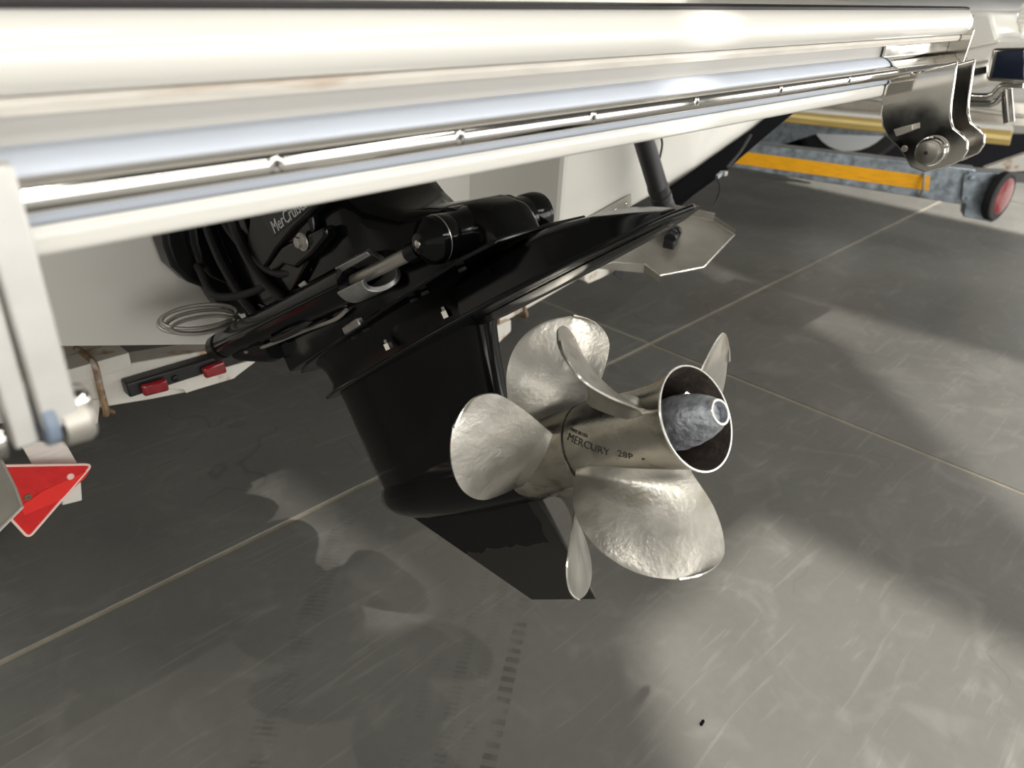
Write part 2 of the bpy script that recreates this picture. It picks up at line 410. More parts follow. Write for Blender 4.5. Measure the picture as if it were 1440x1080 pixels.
# --- swim platform
PX0, PX1 = -.75, 1.80
plat = sweep_x('swim_platform', [(.522, 1.268), (.505, 1.266), (.496, 1.260), (.491, 1.250), (.490, 1.240), (.492, 1.231), (.498, 1.2245), (.520, 1.2235), (.530, 1.2225),
                                 (.530, 1.150), (.535, 1.140), (1.25, 1.140), (1.25, 1.268)], PX0, PX1 + .01, 'gel', boat, bevel=.002, steps=2)
sweep_x('edge_trim', [(.528, 1.272), (.512, 1.2725), (.506, 1.270), (.508, 1.2665), (.528, 1.267)], PX0, PX1 + .02, 'strip', plat, label='thin dark rubber strip')
sweep_x('stained_flange', [(.532, 1.2235), (.503, 1.2232), (.501, 1.219), (.503, 1.2135), (.532, 1.2135)], PX0, PX1 - .005, 'stained', plat, steps=1, label='rust-stained off-white flange')
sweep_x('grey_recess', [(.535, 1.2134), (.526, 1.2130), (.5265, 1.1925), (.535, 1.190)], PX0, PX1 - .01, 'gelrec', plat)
def arc(cy, cz, ry, rz, t0, t1, n):
    return [(cy - ry * math.cos(R(t0 + (t1 - t0) * i / n)), cz + rz * math.sin(R(t0 + (t1 - t0) * i / n))) for i in range(n + 1)]
rub = sweep_x('rub_rail', [(.530, 1.1935)] + [(.526, 1.1934), (.518, 1.1918), (.511, 1.1885), (.5065, 1.1845), (.505, 1.181)] + [(.506, 1.160)] +
              [(.5035, 1.1592), (.5025, 1.156), (.504, 1.1525), (.509, 1.1505), (.530, 1.1500)], PX0, PX1 - .012, 'pvc', plat, smooth=60, label='pale blue-grey vinyl rub rail')
sweep_x('steel_strip', [(.506, 1.1595), (.5015, 1.1597), (.4965, 1.1606), (.4925, 1.1622), (.4900, 1.1643), (.48885, 1.1662), (.48845, 1.1680), (.48850, 1.1700), (.48875, 1.1722), (.48920, 1.1742), (.4903, 1.1762), (.4925, 1.1780), (.4960, 1.1797), (.5005, 1.1808), (.506, 1.1812)], PX0, PX1 - .012, 'inox', plat, smooth=60, label='polished half-round stainless strip')
sweep_x('lower_lip', [(.532, 1.1502), (.5075, 1.1502), (.5055, 1.147), (.5055, 1.135), (.508, 1.1315), (.513, 1.130), (.532, 1.130)], PX0, PX1 - .012, 'gel', plat, smooth=50)
box('platform_underside', ((PX0 + PX1) / 2, .87, 1.1345), (PX1 - PX0, .70, .009), 'gel', plat)
def screw(x, y, z, parent, r=.0056):
    # countersunk cross-head screw, facing -Y
    n = 24; d = Vector((0, -1, 0))
    o = lathe('screw', (x, y + .002, z), d, [(0, r), (.002, r), (.0027, r * .82), (.0027, r * .5), (.0024, 0)], 'inox', parent, n)
    lathe('washer_shadow', (x, y + .0018, z), d, [(0, r * 1.22), (.0012, r * 1.22)], 'strip', plat, n) if False else None
    ang = random.uniform(0, 1.5)
    vs_, fs = [], []
    for k in (0, 1):
        a = ang + k * PI / 2; c, s = math.cos(a), math.sin(a); wv = r * .12; L = r * .55
        b = len(vs_)
        for (p, q) in ((-L, -wv), (L, -wv), (L, wv), (-L, wv)):
            vs_.append(Vector((x + p * c - q * s, y - .0009, z + p * s + q * c)))
        fs.append([b, b + 1, b + 2, b + 3])
    return o, vs_, fs
def scr(x, z, parent):
    yf = .4888; r = .0058
    o, a, b = screw(x, yf, z, parent, r)
    me = o.data; me.materials.append(M['engrave']); bm = bmesh.new(); bm.from_mesh(me)
    inv = WM(parent).inverted(); 
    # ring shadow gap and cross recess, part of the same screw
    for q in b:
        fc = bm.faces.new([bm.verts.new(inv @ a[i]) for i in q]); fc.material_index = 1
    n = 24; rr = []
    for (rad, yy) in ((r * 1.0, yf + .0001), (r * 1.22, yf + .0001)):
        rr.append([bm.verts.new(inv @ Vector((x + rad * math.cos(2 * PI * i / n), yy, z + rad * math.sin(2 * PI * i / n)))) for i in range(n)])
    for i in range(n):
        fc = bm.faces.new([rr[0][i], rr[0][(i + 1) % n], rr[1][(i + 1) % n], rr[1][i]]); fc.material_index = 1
    bm.to_mesh(me); bm.free()
for i, u in enumerate((386, 647, 831, 971, 1083, 1173, 1246)):
    scr(up(u, 200, 1, .4888)[0], 1.1708, plat)

# --- right-hand stainless bracket, folded over the platform edge, with pivot pin
br = thing('platform_bracket', 'polished stainless bracket with round pivot pin clamped on the right end of the platform edge', 'bracket', (1.62, .49, 1.15))
def off(poly, d): return [(y - d, z) for y, z in poly]
XB0, XB1 = 1.466, 1.797
prof = [(.500, 1.2130), (.5195, 1.2122), (.5195, 1.1935), (.512, 1.1925), (.503, 1.188), (.498, 1.182), (.493, 1.1795), (.488, 1.1755), (.4855, 1.1705), (.488, 1.165), (.493, 1.1612), (.499, 1.1595), (.4955, 1.1555), (.500, 1.150), (.5000, 1.131), (.5000, 1.118)]
inner = [(y + .0035, z) for y, z in prof]
sweep_x('saddle_plate', prof + inner[::-1], XB0, XB1, 'inox', br, smooth=50)
def pl_(pts, x): return [up(a, b, 0, x) for a, b in pts]
hang = [(1252, 112), (1243, 134), (1238, 160), (1240, 178), (1250, 196), (1262, 207), (1271, 220), (1280, 235), (1300, 243), (1330, 236), (1352, 226), (1361, 212), (1361, 198), (1352, 188), (1341, 180), (1337, 165), (1338, 145), (1343, 110), (1346, 86)]
XP = 1.53
hp = pl_(hang, XP)
ob_ = prism('hanging_plate', hp, (.008, 0, 0), 'inox', br, bevel=.003, seg=3)
# second parallel cheek plate further to starboard
hp2 = [p + Vector((.10, 0, 0)) for p in hp]
prism('hanging_plate', hp2, (.008, 0, 0), 'inox', br, bevel=.003, seg=3)
fl_ = [up(1284, 126, 0, XP), up(1286, 196, 0, XP), up(1276, 215, 0, XP), up(1284, 232, 0, XP)]
# front flange between cheeks
prism('web_plate', [Vector((XP + .008, hp[1].y - .0, 1.128)), Vector((XP + .1, hp[1].y, 1.128)), Vector((XP + .1, hp[4].y, hp[4].z)), Vector((XP + .008, hp[4].y, hp[4].z))], (0, .006, 0), 'inox', br, bevel=.001)
pc = up(1311, 212, 0, XP)
pin = lathe('pivot_pin', pc + Vector((-.034, 0, 0)), (1, 0, 0), [(0, .017), (.0015, .019), (.018, .019), (.019, .0175), (.022, .0175), (.034, .0175), (.145, .0175)], 'pinsteel', br, 40, smooth=40, label='round stainless pivot pin head')
lathe('collar', pc + Vector((-.012, 0, 0)), (1, 0, 0), [(0, .023), (.002, .0255), (.010, .0255), (.012, .024)], 'inox', pin, 40)
lathe('centre_mark', pc + Vector((-.0348, 0, 0)), (1, 0, 0), [(0, .003), (.0008, .0034)], 'strip', pin, 16)
for (u, vv) in ((1272, 209), ):
    q = up(u, vv, 0, XP); lathe('rivet', q + Vector((-.003, 0, 0)), (1, 0, 0), [(0, .004), (.003, .006)], 'inoxdull', br, 16)
prism('slotted_lug', [up(a, b, 0, XP - .02) for a, b in ((1256, 182), (1283, 175), (1283, 183), (1260, 192))], (.02, 0, 0), 'inoxdull', br, bevel=.001)
# right outer chrome cheek with half round cap
q = up(1352, 100, 0, 1.83)
prism('half_round_cap', [up(a, b, 0, 1.835) for a, b in ((1349, 78), (1356, 80), (1362, 90), (1362, 104), (1357, 116), (1350, 126), (1348, 132))], (.012, 0, 0), 'inox', br, bevel=.003)
prism('end_blade', [Vector((XB1 + .002, .482, 1.235)), Vector((XB1 + .002, .53, 1.235)), Vector((XB1 + .002, .52, 1.08)), Vector((XB1 + .002, .485, 1.08))], (.005, 0, 0), 'inox', br, bevel=.001)

# --- left-hand hinge, close to the camera
lh = thing('ladder_hinge', 'out-of-focus stainless hinge arms with blue-grey washer hanging at the left picture edge', 'hinge', (.1, .44, 1.05))
def vbar(name, top, bot, wx, ty, m, parent, label=None, **k):
    a = Vector(top); b = Vector(bot)
    return prism(name, [a + Vector((-wx / 2, 0, 0)), a + Vector((wx / 2, 0, 0)), b + Vector((wx / 2, 0, 0)), b + Vector((-wx / 2, 0, 0))], (0, ty, 0), m, parent, bevel=.0015, label=label, **k)
yh = .435
A1 = up(-12, 235, 1, yh); A2 = up(90, 600, 1, yh)
vbar('arm', A1, A2, .0195, .016, 'inoxlite', lh)
B1 = up(-45, 330, 1, yh + .004); B2 = up(40, 628, 1, yh + .004)
vbar('arm', B1, B2, .0125, .016, 'inoxlite', lh)
w0 = up(64, 590, 1, yh + .012)
lathe('washer', w0 + Vector((-.004, 0, .001)), (1, 0, 0), [(0, .015), (.001, .016), (.006, .016), (.007, .015)], 'bush', lh, 32, label='blue-grey nylon washer')
lathe('bolt', w0 + Vector((.010, 0, .006)), (1, 0, 0), [(0, .010), (.010, .010), (.013, .0085), (.0145, .005)], 'inox', lh, 24)
lathe('cross_tube', w0 + Vector((-.19, 0, 0)), (1, 0, 0), [(0, .014), (.166, .014)], 'inox', lh, 24)
lathe('end_boss', w0 + Vector((.006, .0, -.004)), (1, 0, 0), [(0, .015), (.013, .016), (.016, .014)], 'inoxdull', lh, 24)

# --- starboard trim tab + actuator
tt = thing('trim_tab', 'stainless trim tab plate with turned-down edges hinged under the right hull panel', 'trim tab', (1.55, 1.0, .72))
def tp(x, y, dz=0): return Vector((x, y, .765 + .2 * (x - 1.655) - .15 * (1.13 - y) + dz))
tabpoly = [(1.375, 1.13), (1.655, 1.13), (1.705, 1.06), (1.745, .97), (1.753, .934), (1.735, .862), (1.563, .838), (1.463, .890), (1.475, .943), (1.43, 1.0), (1.375, 1.02)]
prism('plate', [tp(*p) for p in tabpoly], (0, 0, -.0035), 'inoxdull', tt, bevel=.0012)
def flange(name, a, b, h, out=(0, 0, 1), m='inoxdull'):
    p, q = tp(*a), tp(*b); o = Vector(out) * h
    return prism(name, [p, q, q + o, p + o], (.0025, .0015, 0), m, tt)
flange('turned_edge', (1.735, .862), (1.753, .934), .012); flange('turned_edge', (1.753, .934), (1.700, 1.06), .020)
flange('turned_edge', (1.463, .890), (1.475, .943), -.016); flange('turned_edge', (1.475, .943), (1.41, 1.03), -.022)
tube('rolled_rim', [tp(1.475, .943), tp(1.463, .890), tp(1.563, .838), tp(1.735, .862), tp(1.753, .934), tp(1.70, 1.06)], .0022, 'propedge', tt, n=6, cuts=1)
hg = prism('hinge_strip', [Vector((1.36, 1.126, .710)), Vector((1.655, 1.126, .765)), Vector((1.648, 1.126, .80)), Vector((1.36, 1.126, .745))], (0, -.004, 0), 'inoxdull', tt, bevel=.001)
for t in (.2, .45, .62, .78, .93):
    p = Vector((1.36 + .29 * t, 1.122, .727 + .055 * t)); lathe('rivet', p, (0, -1, 0), [(0, .0045), (.002, .0042), (.0035, .002)], 'inox', hg, 12)
act = thing('tab_actuator', 'black ribbed hydraulic cylinder standing on the right trim tab plate', 'actuator', up(950, 340, 1, .98))
at_ = up(897, 170, 1, 1.06); am = up(935, 296, 1, 1.03); ab = up(944, 338, 1, 1.00)
foot = tp(1.60, .955)
d_ = (am - at_); L_ = d_.length
lathe('cylinder', at_, d_, [(0, .024), (L_ * .70, .025), (L_ * .71, .0265), (L_ * .76, .0265), (L_ * .77, .0255), (L_ * .80, .0255), (L_ * .81, .028), (L_ * .86, .028), (L_ * .87, .0265), (L_ * .98, .029), (L_, .027)], 'charcoal', act, 32, smooth=30)
ab = foot + Vector((0, 0, .018))
rod('shaft', am, ab, .0125, 'charcoal', act, n=20)
rt_ = rotm((1, -.3, .2))
bx_ = box('foot_block', foot + Vector((0, 0, .008)), (.078, .028, .024), 'charcoal', act, rot=rotm(tp(1.66, .97) - tp(1.56, .93)), bevel=.004, seg=3)
lathe('clevis_lobe', foot + Vector((-.026, -.01, .012)), (1, .35, .1), [(0, .015), (.012, .016), (.014, .014)], 'charcoal', act, 20)
lathe('clevis_lobe', foot + Vector((.010, .002, .018)), (1, .35, .1), [(0, .015), (.012, .016), (.014, .014)], 'charcoal', act, 20)
# thin black hose beside the actuator
tube('hose', [up(929, 190, 1, 1.118), up(931, 205, 1, 1.118), up(925, 235, 1, 1.118), up(922, 250, 1, 1.118), up(926, 262, 1, 1.110), up(933, 275, 1, 1.10)], .0028, 'rubber', act, n=8)
prism('hose_clip', [up(a, b, 1, 1.115) for a, b in ((921, 243), (931, 241), (929, 252), (924, 260))], (0, -.006, 0), 'rubber', act)

# --- port trim tab (only its outer corner is in view)
pt = thing('trim_tab', 'grey trim tab corner in front of the red triangle at the left picture edge', 'trim tab', (0, 1.05, .72))
c1, c2, c3, c4 = up(-4, 636, 2, .735), up(22, 688, 2, .712), up(31, 713, 2, .703), up(-4, 748, 2, .69)
pp = [c1, c2, c3, c4, c4 + Vector((-.25, .06, .01)), Vector((-.35, 1.13, .79)), Vector((-.03, 1.13, .77))]
prism('plate', pp, (0, 0, -.003), 'inoxdull', pt)
tube('rolled_rim', [c1, c2, c3, c4], .002, 'propedge', pt, n=6, cuts=1)

# --- coiled steel cable hanging by the drive
cb = thing('cable_coil', 'coil of grey sheathed cable hanging from the left of the drive mount', 'cable', (.60, 1.25, .72))
for k, (du, dv, su, sv) in enumerate(((0, 0, 1, 1), (6, 3, .90, .80), (3, -4, .96, .85), (9, 8, .82, .62))):
    cen = (277 + du, 449 + dv)
    pts = []
    for i in range(14):
        th = 2 * PI * i / 14
        x = cen[0] + 55 * su * math.cos(th); y = cen[1] - 19 * sv * math.sin(th) - 6 * math.cos(th) * .4 - (x - cen[0]) * .07
        pts.append(up(x, y, 1, 1.235 - .012 * k + .012 * math.sin(th)))
    tube('cable_loop', pts, .0033, 'cable' if 'cable' in M else 'inoxdull', cb, n=8, closed=True, cuts=4)
tube('cable_tail', [up(322, 437, 1, 1.245), up(333, 444, 1, 1.24), up(343, 458, 1, 1.235), up(345, 480, 1, 1.24)], .0033, 'inoxdull', cb, n=8)
lathe('ferrule', up(318, 436, 1, 1.245), (1, 0, -.5), [(0, .006), (.022, .006)], 'inoxdull', cb, 12)

# ================================================================= STERN DRIVE
TILT = 37
E0 = Vector((X0, .3569667, .85111972))
drive = thing('stern_drive', 'tilted gloss black twin-propeller stern drive hanging under the swim platform', 'stern drive', E0, rot=(R(-TILT), 0, 0))
DM = WM(drive)
def D(a, x, b): return DM @ Vector((x, -a, b))
DA = (D(1, 0, 0) - D(0, 0, 0)); DB = D(0, 0, 1) - D(0, 0, 0)

# gearcase: torpedo + strut
def gearcase():
    v, f = lathe_v(D(-.308, 0, 0), -DA, [(0, .048), (.0, .056), (.01, .0575), (.08, .0585), (.18, .058), (.27, .054), (.33, .047), (.375, .038), (.41, .026), (.430, .012), (.436, .0)], 40)
    f.append(list(range(40)))
    n = 40; levels = [(-.03, -.715, -.325, .030), (.02, -.728, -.325, .046), (.06, -.733, -.322, .046), (.12, -.733, -.303, .046), (.17, -.732, -.285, .047), (.20, -.733, -.272, .049), (.2195, -.735, -.262, .052)]
    base = len(v)
    for b, al, at, h in levels:
        for i in range(n):
            t = i / n * 2 * PI; c = math.cos(t); s = math.sin(t)
            a = (al + at) / 2 + (at - al) / 2 * c
            u_ = (a - al) / (at - al); y = h * (1.0 if 0 else (min(1, (u_ / .35) ** .5) if u_ < .35 else 1 - .60 * ((u_ - .35) / .65) ** 2))
            y *= 1 if abs(s) > .3 else abs(s) / .3
            v.append(D(a, math.copysign(y, s) if abs(s) > 1e-6 else 0, b))
    for j in range(len(levels) - 1):
        for i in range(n):
            f.append([base + j * n + i, base + j * n + (i + 1) % n, base + (j + 1) * n + (i + 1) % n, base + (j + 1) * n + i])
    f.append([base + i for i in range(n)]); f.append([base + (len(levels) - 1) * n + i for i in range(n)])
    return v, f
v, f = gearcase(); gc = ob('gearcase', v, f, 'blk', drive, smooth=50)
# faint raised seam marks on the gearcase flank
for i in range(7):
    p = D(-.655 + .004 * i, -.0475, .155 - .018 * i); lathe('casting_mark', p, (-1, 0, 0), [(0, .0012), (.0012, .0008)], 'charcoal', gc, 6) if i % 2 == 0 else None

# skeg
def skeg_mat():
    m = mat('skeg_worn_paint', (.03, .028, .026), .5, var=.15, vscale=30)
    nt = m.node_tree; L = nt.links; b = nt.nodes['Principled BSDF']
    tc = nt.nodes.new('ShaderNodeTexCoord'); sx = nt.nodes.new('ShaderNodeSeparateXYZ'); L.new(tc.outputs['Object'], sx.inputs[0])
    nz = nt.nodes.new('ShaderNodeTexNoise'); nz.inputs['Scale'].default_value = 45; nz.inputs['Detail'].default_value = 6; L.new(tc.outputs['Object'], nz.inputs[0])
    def mt(op, a, b_, c=None):
        n = nt.nodes.new('ShaderNodeMath'); n.operation = op
        for i, x in enumerate((a, b_, c)):
            if x is None: continue
            if isinstance(x, (int, float)): n.inputs[i].default_value = x
            else: L.new(x, n.inputs[i])
        return n.outputs[0]
    wob = mt('MULTIPLY', mt('SUBTRACT', nz.outputs[0], .5), .022)
    fwd = mt('SUBTRACT', .665, sx.outputs[1])                # 0 at the front of the root, grows aft
    depth = mt('MINIMUM', mt('MULTIPLY', fwd, .75), .076)
    lim = mt('SUBTRACT', -.048, depth)
    m1 = mt('GREATER_THAN', mt('ADD', sx.outputs[2], wob), lim)
    m2 = mt('GREATER_THAN', mt('ADD', sx.outputs[1], wob), .338)
    mk = mt('MULTIPLY', m1, m2)
    mx = nt.nodes.new('ShaderNodeMix'); mx.data_type = 'RGBA'; L.new(mk, mx.inputs[0])
    mx.inputs[6].default_value = (.034, .031, .029, 1); mx.inputs[7].default_value = (.0035, .0038, .0042, 1); L.new(mx.outputs[2], b.inputs['Base Color'])
    L.new(mt('SUBTRACT', .45, mt('MULTIPLY', mk, .25)), b.inputs['Roughness'])
    return m
sk = [(-.672, -.030), (-.668, -.044), (-.438, -.2165), (-.293, -.221), (-.322, -.050), (-.33, -.03)]
v = []; f = []
for x in (-1, 1):
    for i, (a, b) in enumerate(sk):
        h = [.010, .0095, .0045, .0020, .0045, .010][i]; v.append(D(a, x * h, b))
f = [[0, 1, 2, 3, 4, 5], [11, 10, 9, 8, 7, 6]] + [[i, (i + 1) % 6, 6 + (i + 1) % 6, 6 + i] for i in range(6)]
ob('skeg', v, f, skeg_mat(), drive, bevel=.002, label='flat charcoal skeg with ragged black painted upper area')

# anti-ventilation plate (lower)
def plate(pts, b0, th, **k):
    full = [(a, x) for a, x in pts] + [(a, -x) for a, x in reversed(pts) if x > 1e-4]
    return [D(a, x, b0 + (db[0] if db else 0)) for (a, x), db in ((p, None) for p in full)], DB * th
pp, dv = plate([(-.785, 0.0), (-.74, .035), (-.66, .062), (-.52, .085), (-.38, .102), (-.26, .112), (-.12, .112), (-.02, .092), (.05, .062), (.09, .032), (.105, 0.0)], .2155, .0065)
avp = prism('anti_ventilation_plate', pp, dv, 'blk', drive, bevel=.0035, seg=3)
# fairing under the plate, and underside rib
def loft(name, secs, m, parent, **k):
    v = []; f = []; n = len(secs[0])
    for s in secs: v += [Vector(p) for p in s]
    for j in range(len(secs) - 1):
        for i in range(n): f.append([j * n + i, j * n + (i + 1) % n, (j + 1) * n + (i + 1) % n, (j + 1) * n + i])
    f.append(list(range(n))); f.append([(len(secs) - 1) * n + i for i in range(n)])
    return ob(name, v, f, m, parent, **k)
secs = []
for a, h, wd in ((-.24, .275, .075), (-.12, .276, .072), (-.06, .272, .068), (.0, .258, .055), (.04, .243, .04), (.075, .228, .02)):
    secs.append([D(a, -wd, .215), D(a, -wd * .8, h - .008), D(a, -wd * .6, h), D(a, wd * .6, h), D(a, wd * .8, h - .008), D(a, wd, .215)])
loft('exhaust_fairing', secs, 'blk', drive, bevel=.006, seg=3)
secs = []
for a, d, wd in ((-.26, .006, .05), (-.1, .006, .045), (.0, .005, .032), (.07, .002, .012)):
    secs.append([D(a, -wd, .214), D(a, -wd * .5, .214 - d), D(a, wd * .5, .214 - d), D(a, wd, .214)])
loft('trailing_fin', secs, 'blk', drive, bevel=.005, seg=3)

# mid section between the two plates
secs = []
for b, al, at, h in ((.218, -.735, -.24, .06), (.235, -.72, -.25, .055), (.262, -.72, -.24, .062), (.285, -.73, -.2, .085)):
    s = []
    for i in range(20):
        t = i / 20 * 2 * PI; a = (al + at) / 2 + (at - al) / 2 * math.cos(t); s.append(D(a, h * math.copysign(abs(math.sin(t)) ** .6, math.sin(t)), b))
    secs.append(s)
loft('mid_section', secs, 'blk2', drive, smooth=50)
for a, x, b_ in ((-.431, -.066, .241), (-.269, -.066, .240)):
    lathe('stud_nut', D(a, x, b_ - .006), DB, [(0, .0075), (.010, .0075), (.011, .005), (.016, .004)], 'inox', drive, 6, smooth=20)
for a in (-.48, -.44, -.30, -.27, -.18):
    lathe('bolt_head', D(a, -.085, .277), -DB, [(0, .006), (.004, .006)], 'rubber', drive, 6, smooth=20)
box('anode', up(497, 458, 0, X0 - .105), (.050, .012, .012), 'alu', drive, rot=rotm(DA, DB), bevel=.002)

# upper plate (splash plate)
pp, dv = plate([(-.80, 0.0), (-.76, .05), (-.66, .085), (-.50, .104), (-.30, .112), (-.16, .110), (-.105, .085), (-.095, 0.0)], .279, .006)
sp = prism('splash_plate', pp, dv, 'blk', drive, bevel=.002)
# upper drive-shaft housing
secs = []
for a, b, w_ in ((-.140, .305, .030), (-.146, .335, .040), (-.172, .355, .047), (-.23, .374, .052), (-.295, .397, .065), (-.335, .435, .085), (-.38, .52, .098), (-.44, .66, .105), (-.62, .70, .105), (-.70, .5, .10), (-.735, .32, .06)):
    c_ = min(.03, w_ * .5)
    secs.append([D(a, -w_, .282), D(a, -w_, b - c_), D(a, -w_ + c_ * .3, b - c_ * .3), D(a, -w_ + c_, b), D(a, w_ - c_, b), D(a, w_ - c_ * .3, b - c_ * .3), D(a, w_, b - c_), D(a, w_, .282)])
loft('upper_housing', secs, 'blk', drive, smooth=45, bevel=.004, seg=2)
lathe('anchor_boss', D(-.205, -.058, .330), (1, 0, 0), [(0, .026), (.004, .032), (.112, .032), (.116, .026)], 'blk', drive, 32)

# ram anchor caps (port / starboard)
for s in (-1, 1):
    q_ = up(612, 337, 0, X0 - .092)
    base = Vector((X0 + s * .012, q_.y, q_.z))
    cap = lathe('ram_anchor_cap', base, (s, 0, 0), [(0, .020), (.006, .022), (.010, .030), (.024, .0335), (.045, .030), (.060, .0295), (.062, .0305), (.078, .0315), (.084, .0312), (.090, .030), (.094, .026), (.107, .013), (.109, .004)], 'blk', drive, 48, smooth=28)
    if s < 0:
        lathe('steel_band', base + Vector((s * .0775, 0, 0)), (s, 0, 0), [(0, .0312), (.002, .0316), (.0032, .0312)], 'propedge', cap, 48, label='bright steel band')
        lathe('centre_screw', base + Vector((s * .107, 0, 0)), (s, 0, 0), [(0, .0055), (.003, .005), (.0042, .002)], 'inox', cap, 16)

# trim rams
def ram(s):
    xx = X0 + s * .145; xe = X0 + s * .098
    a = up(308, 488, 0, X0 - .145); e = up(590, 350, 0, X0 - .098)
    a.x = xx; e.x = xe
    d = (e - a); L = d.length; d.normalize()
    f_ = lambda t: a + d * t
    r = lathe('trim_ram', a, d, [(0, .018), (.004, .0225), (.030, .0235), (.034, .0255), (.20, .0262), (.38, .0285), (.40, .0285), (.43, .029), (.452, .028), (.455, .014)], 'blk', drive, 40, smooth=30)
    lathe('ram_end_cap', a - d * .012, d, [(0, .004), (.001, .012), (.006, .0235), (.030, .0245), (.032, .0225)], 'blk2', r, 24)
    # chromed rod
    lathe('ram_rod', f_(.45), d, [(0, .0095), (.145, .0095)], 'rodm' if 'rodm' in M else 'inoxdull', r, 24, label='bare steel ram rod')
    lathe('rod_end', f_(.585), d, [(0, .0115), (.002, .0125), (L - .60, .0135), (L - .585, .012)], 'blk2', r, 24)
    # half-open aluminium spacer clip around the rod
    _, s1, t1 = frame(d); vv = []; ff = []; n = 26
    for j, (t, ri, ro) in enumerate(((.445, .020, .0305), (.515, .0225, .0305))):
        for i in range(n + 1):
            th = R(-55 + 290 * i / n) + (PI * .62 if s < 0 else 0)
            for rr in (ri, ro): vv.append(f_(t + (.0 if j == 0 else .012 * math.sin(th * 2))) + (s1 * math.cos(th) + t1 * math.sin(th)) * rr)
    K = (n + 1) * 2
    for i in range(n):
        b = i * 2
        ff += [[b, b + 1, b + 3, b + 2], [K + b, K + b + 2, K + b + 3, K + b + 1], [b + 1, K + b + 1, K + b + 3, b + 3], [b, b + 2, K + b + 2, K + b]]
    ff += [[0, K, K + 1, 1], [2 * n, 2 * n + 1, K + 2 * n + 1, K + 2 * n]]
    if s < 0: ob('limit_clip', vv, ff, 'alu', r, smooth=40, bevel=.0012, label='pale cast aluminium clip on the ram')
    # steel pipe running along the underside of the cylinder
    side = Vector((0, -.3, -1)).normalized()
    tube('ram_pipe', [f_(.10) + side * .030 + Vector((-.004, 0, 0)), f_(.16) + side * .034, f_(.30) + side * .037, f_(.385) + side * .040, f_(.42) + side * .034], .0032, 'inoxdull', r, n=8)
    return r
ram(-1); ram(1)

# gimbal housing on the transom
gl = [(-.150, 1.12), (-.182, .95), (-.185, .84), (-.178, .80), (-.153, .765), (-.118, .742), (-.100, .70), (-.06, .675)]
poly = [(X0 + x, z) for x, z in gl] + [(X0 - x, z) for x, z in reversed(gl)]
gh = prism('gimbal_housing', [Vector((x, 1.368, z)) for x, z in poly], (0, -.055, 0), 'blk2', drive, bevel=.01, seg=3)
prism('gimbal_face', [Vector((X0 + (x - X0) * .8, 1.315, .88 + (z - .88) * .9)) for x, z in poly], (0, -.03, 0), 'blk', gh, bevel=.01, seg=3)
# gimbal ring: two cheek arms reaching aft to the upper housing
def cheek(s):
    x = X0 + s * .118
    pts = [(1.30, 1.10), (1.295, .86), (1.24, .80), (1.165, .765), (1.10, .775), (1.02, .83), (.97, .89), (.945, .94), (.96, .99), (1.05, 1.10)]
    return prism('gimbal_cheek', [Vector((x, y, z)) for y, z in pts], (-s * .018, 0, 0), 'blk', drive, bevel=.006, seg=3)
ck = cheek(-1); cheek(1)
# rounded outer rib on the port cheek
tube('cheek_rib', [Vector((X0 - .128, 1.27, 1.08)), Vector((X0 - .132, 1.262, .93)), Vector((X0 - .132, 1.235, .855)), Vector((X0 - .128, 1.185, .795)), Vector((X0 - .120, 1.12, .745)), Vector((X0 - .11, 1.08, .72))], .011, 'blk', ck, n=12)
tube('cheek_rib', [Vector((X0 - .13, 1.175, 1.06)), Vector((X0 - .133, 1.17, .95)), Vector((X0 - .132, 1.14, .88)), Vector((X0 - .128, 1.09, .835)), Vector((X0 - .12, 1.03, .81))], .009, 'blk2', ck, n=12)
prof = []
for i in range(9):
    prof += [(i * .034, .070), (i * .034 + .012, .084), (i * .034 + .02, .084), (i * .034 + .033, .070)]
lathe('rubber_bellows', (X0, 1.31, .86), (0, -1, .12), prof, 'rubber', drive, 36, smooth=50)
lathe('exhaust_bellows', (X0, 1.31, .735), (0, -1, .10), [(a, r * .62) for a, r in prof], 'rubber', drive, 36, smooth=50)
# hydraulic hoses
for k, pts in enumerate((((-.14, 1.30, .80), (-.15, 1.22, .77), (-.12, 1.13, .80), (-.10, 1.05, .86)), ((-.09, 1.30, .78), (-.10, 1.2, .715), (-.13, 1.18, .70), (-.153, 1.2, .70)),
                         ((-.10, 1.30, .93), (-.125, 1.18, .885), (-.12, 1.07, .85), (-.10, .98, .88)))):
    tube('hydraulic_hose', [Vector((X0 + x, y, z)) for x, y, z in pts], .007, 'rubber', drive, n=10)
tube('hydraulic_hose', [up(447, 440, 0, X0 - .10), up(430, 455, 0, X0 - .13), up(405, 470, 0, X0 - .14), up(383, 478, 0, X0 - .14)], .005, 'rubber', drive, n=10)
lathe('oil_canister', Vector((X0 - .12, 1.215, .665)), (.1, -1, .35), [(0, .02), (.004, .028), (.10, .030), (.12, .024)], 'blk2', drive, 28)
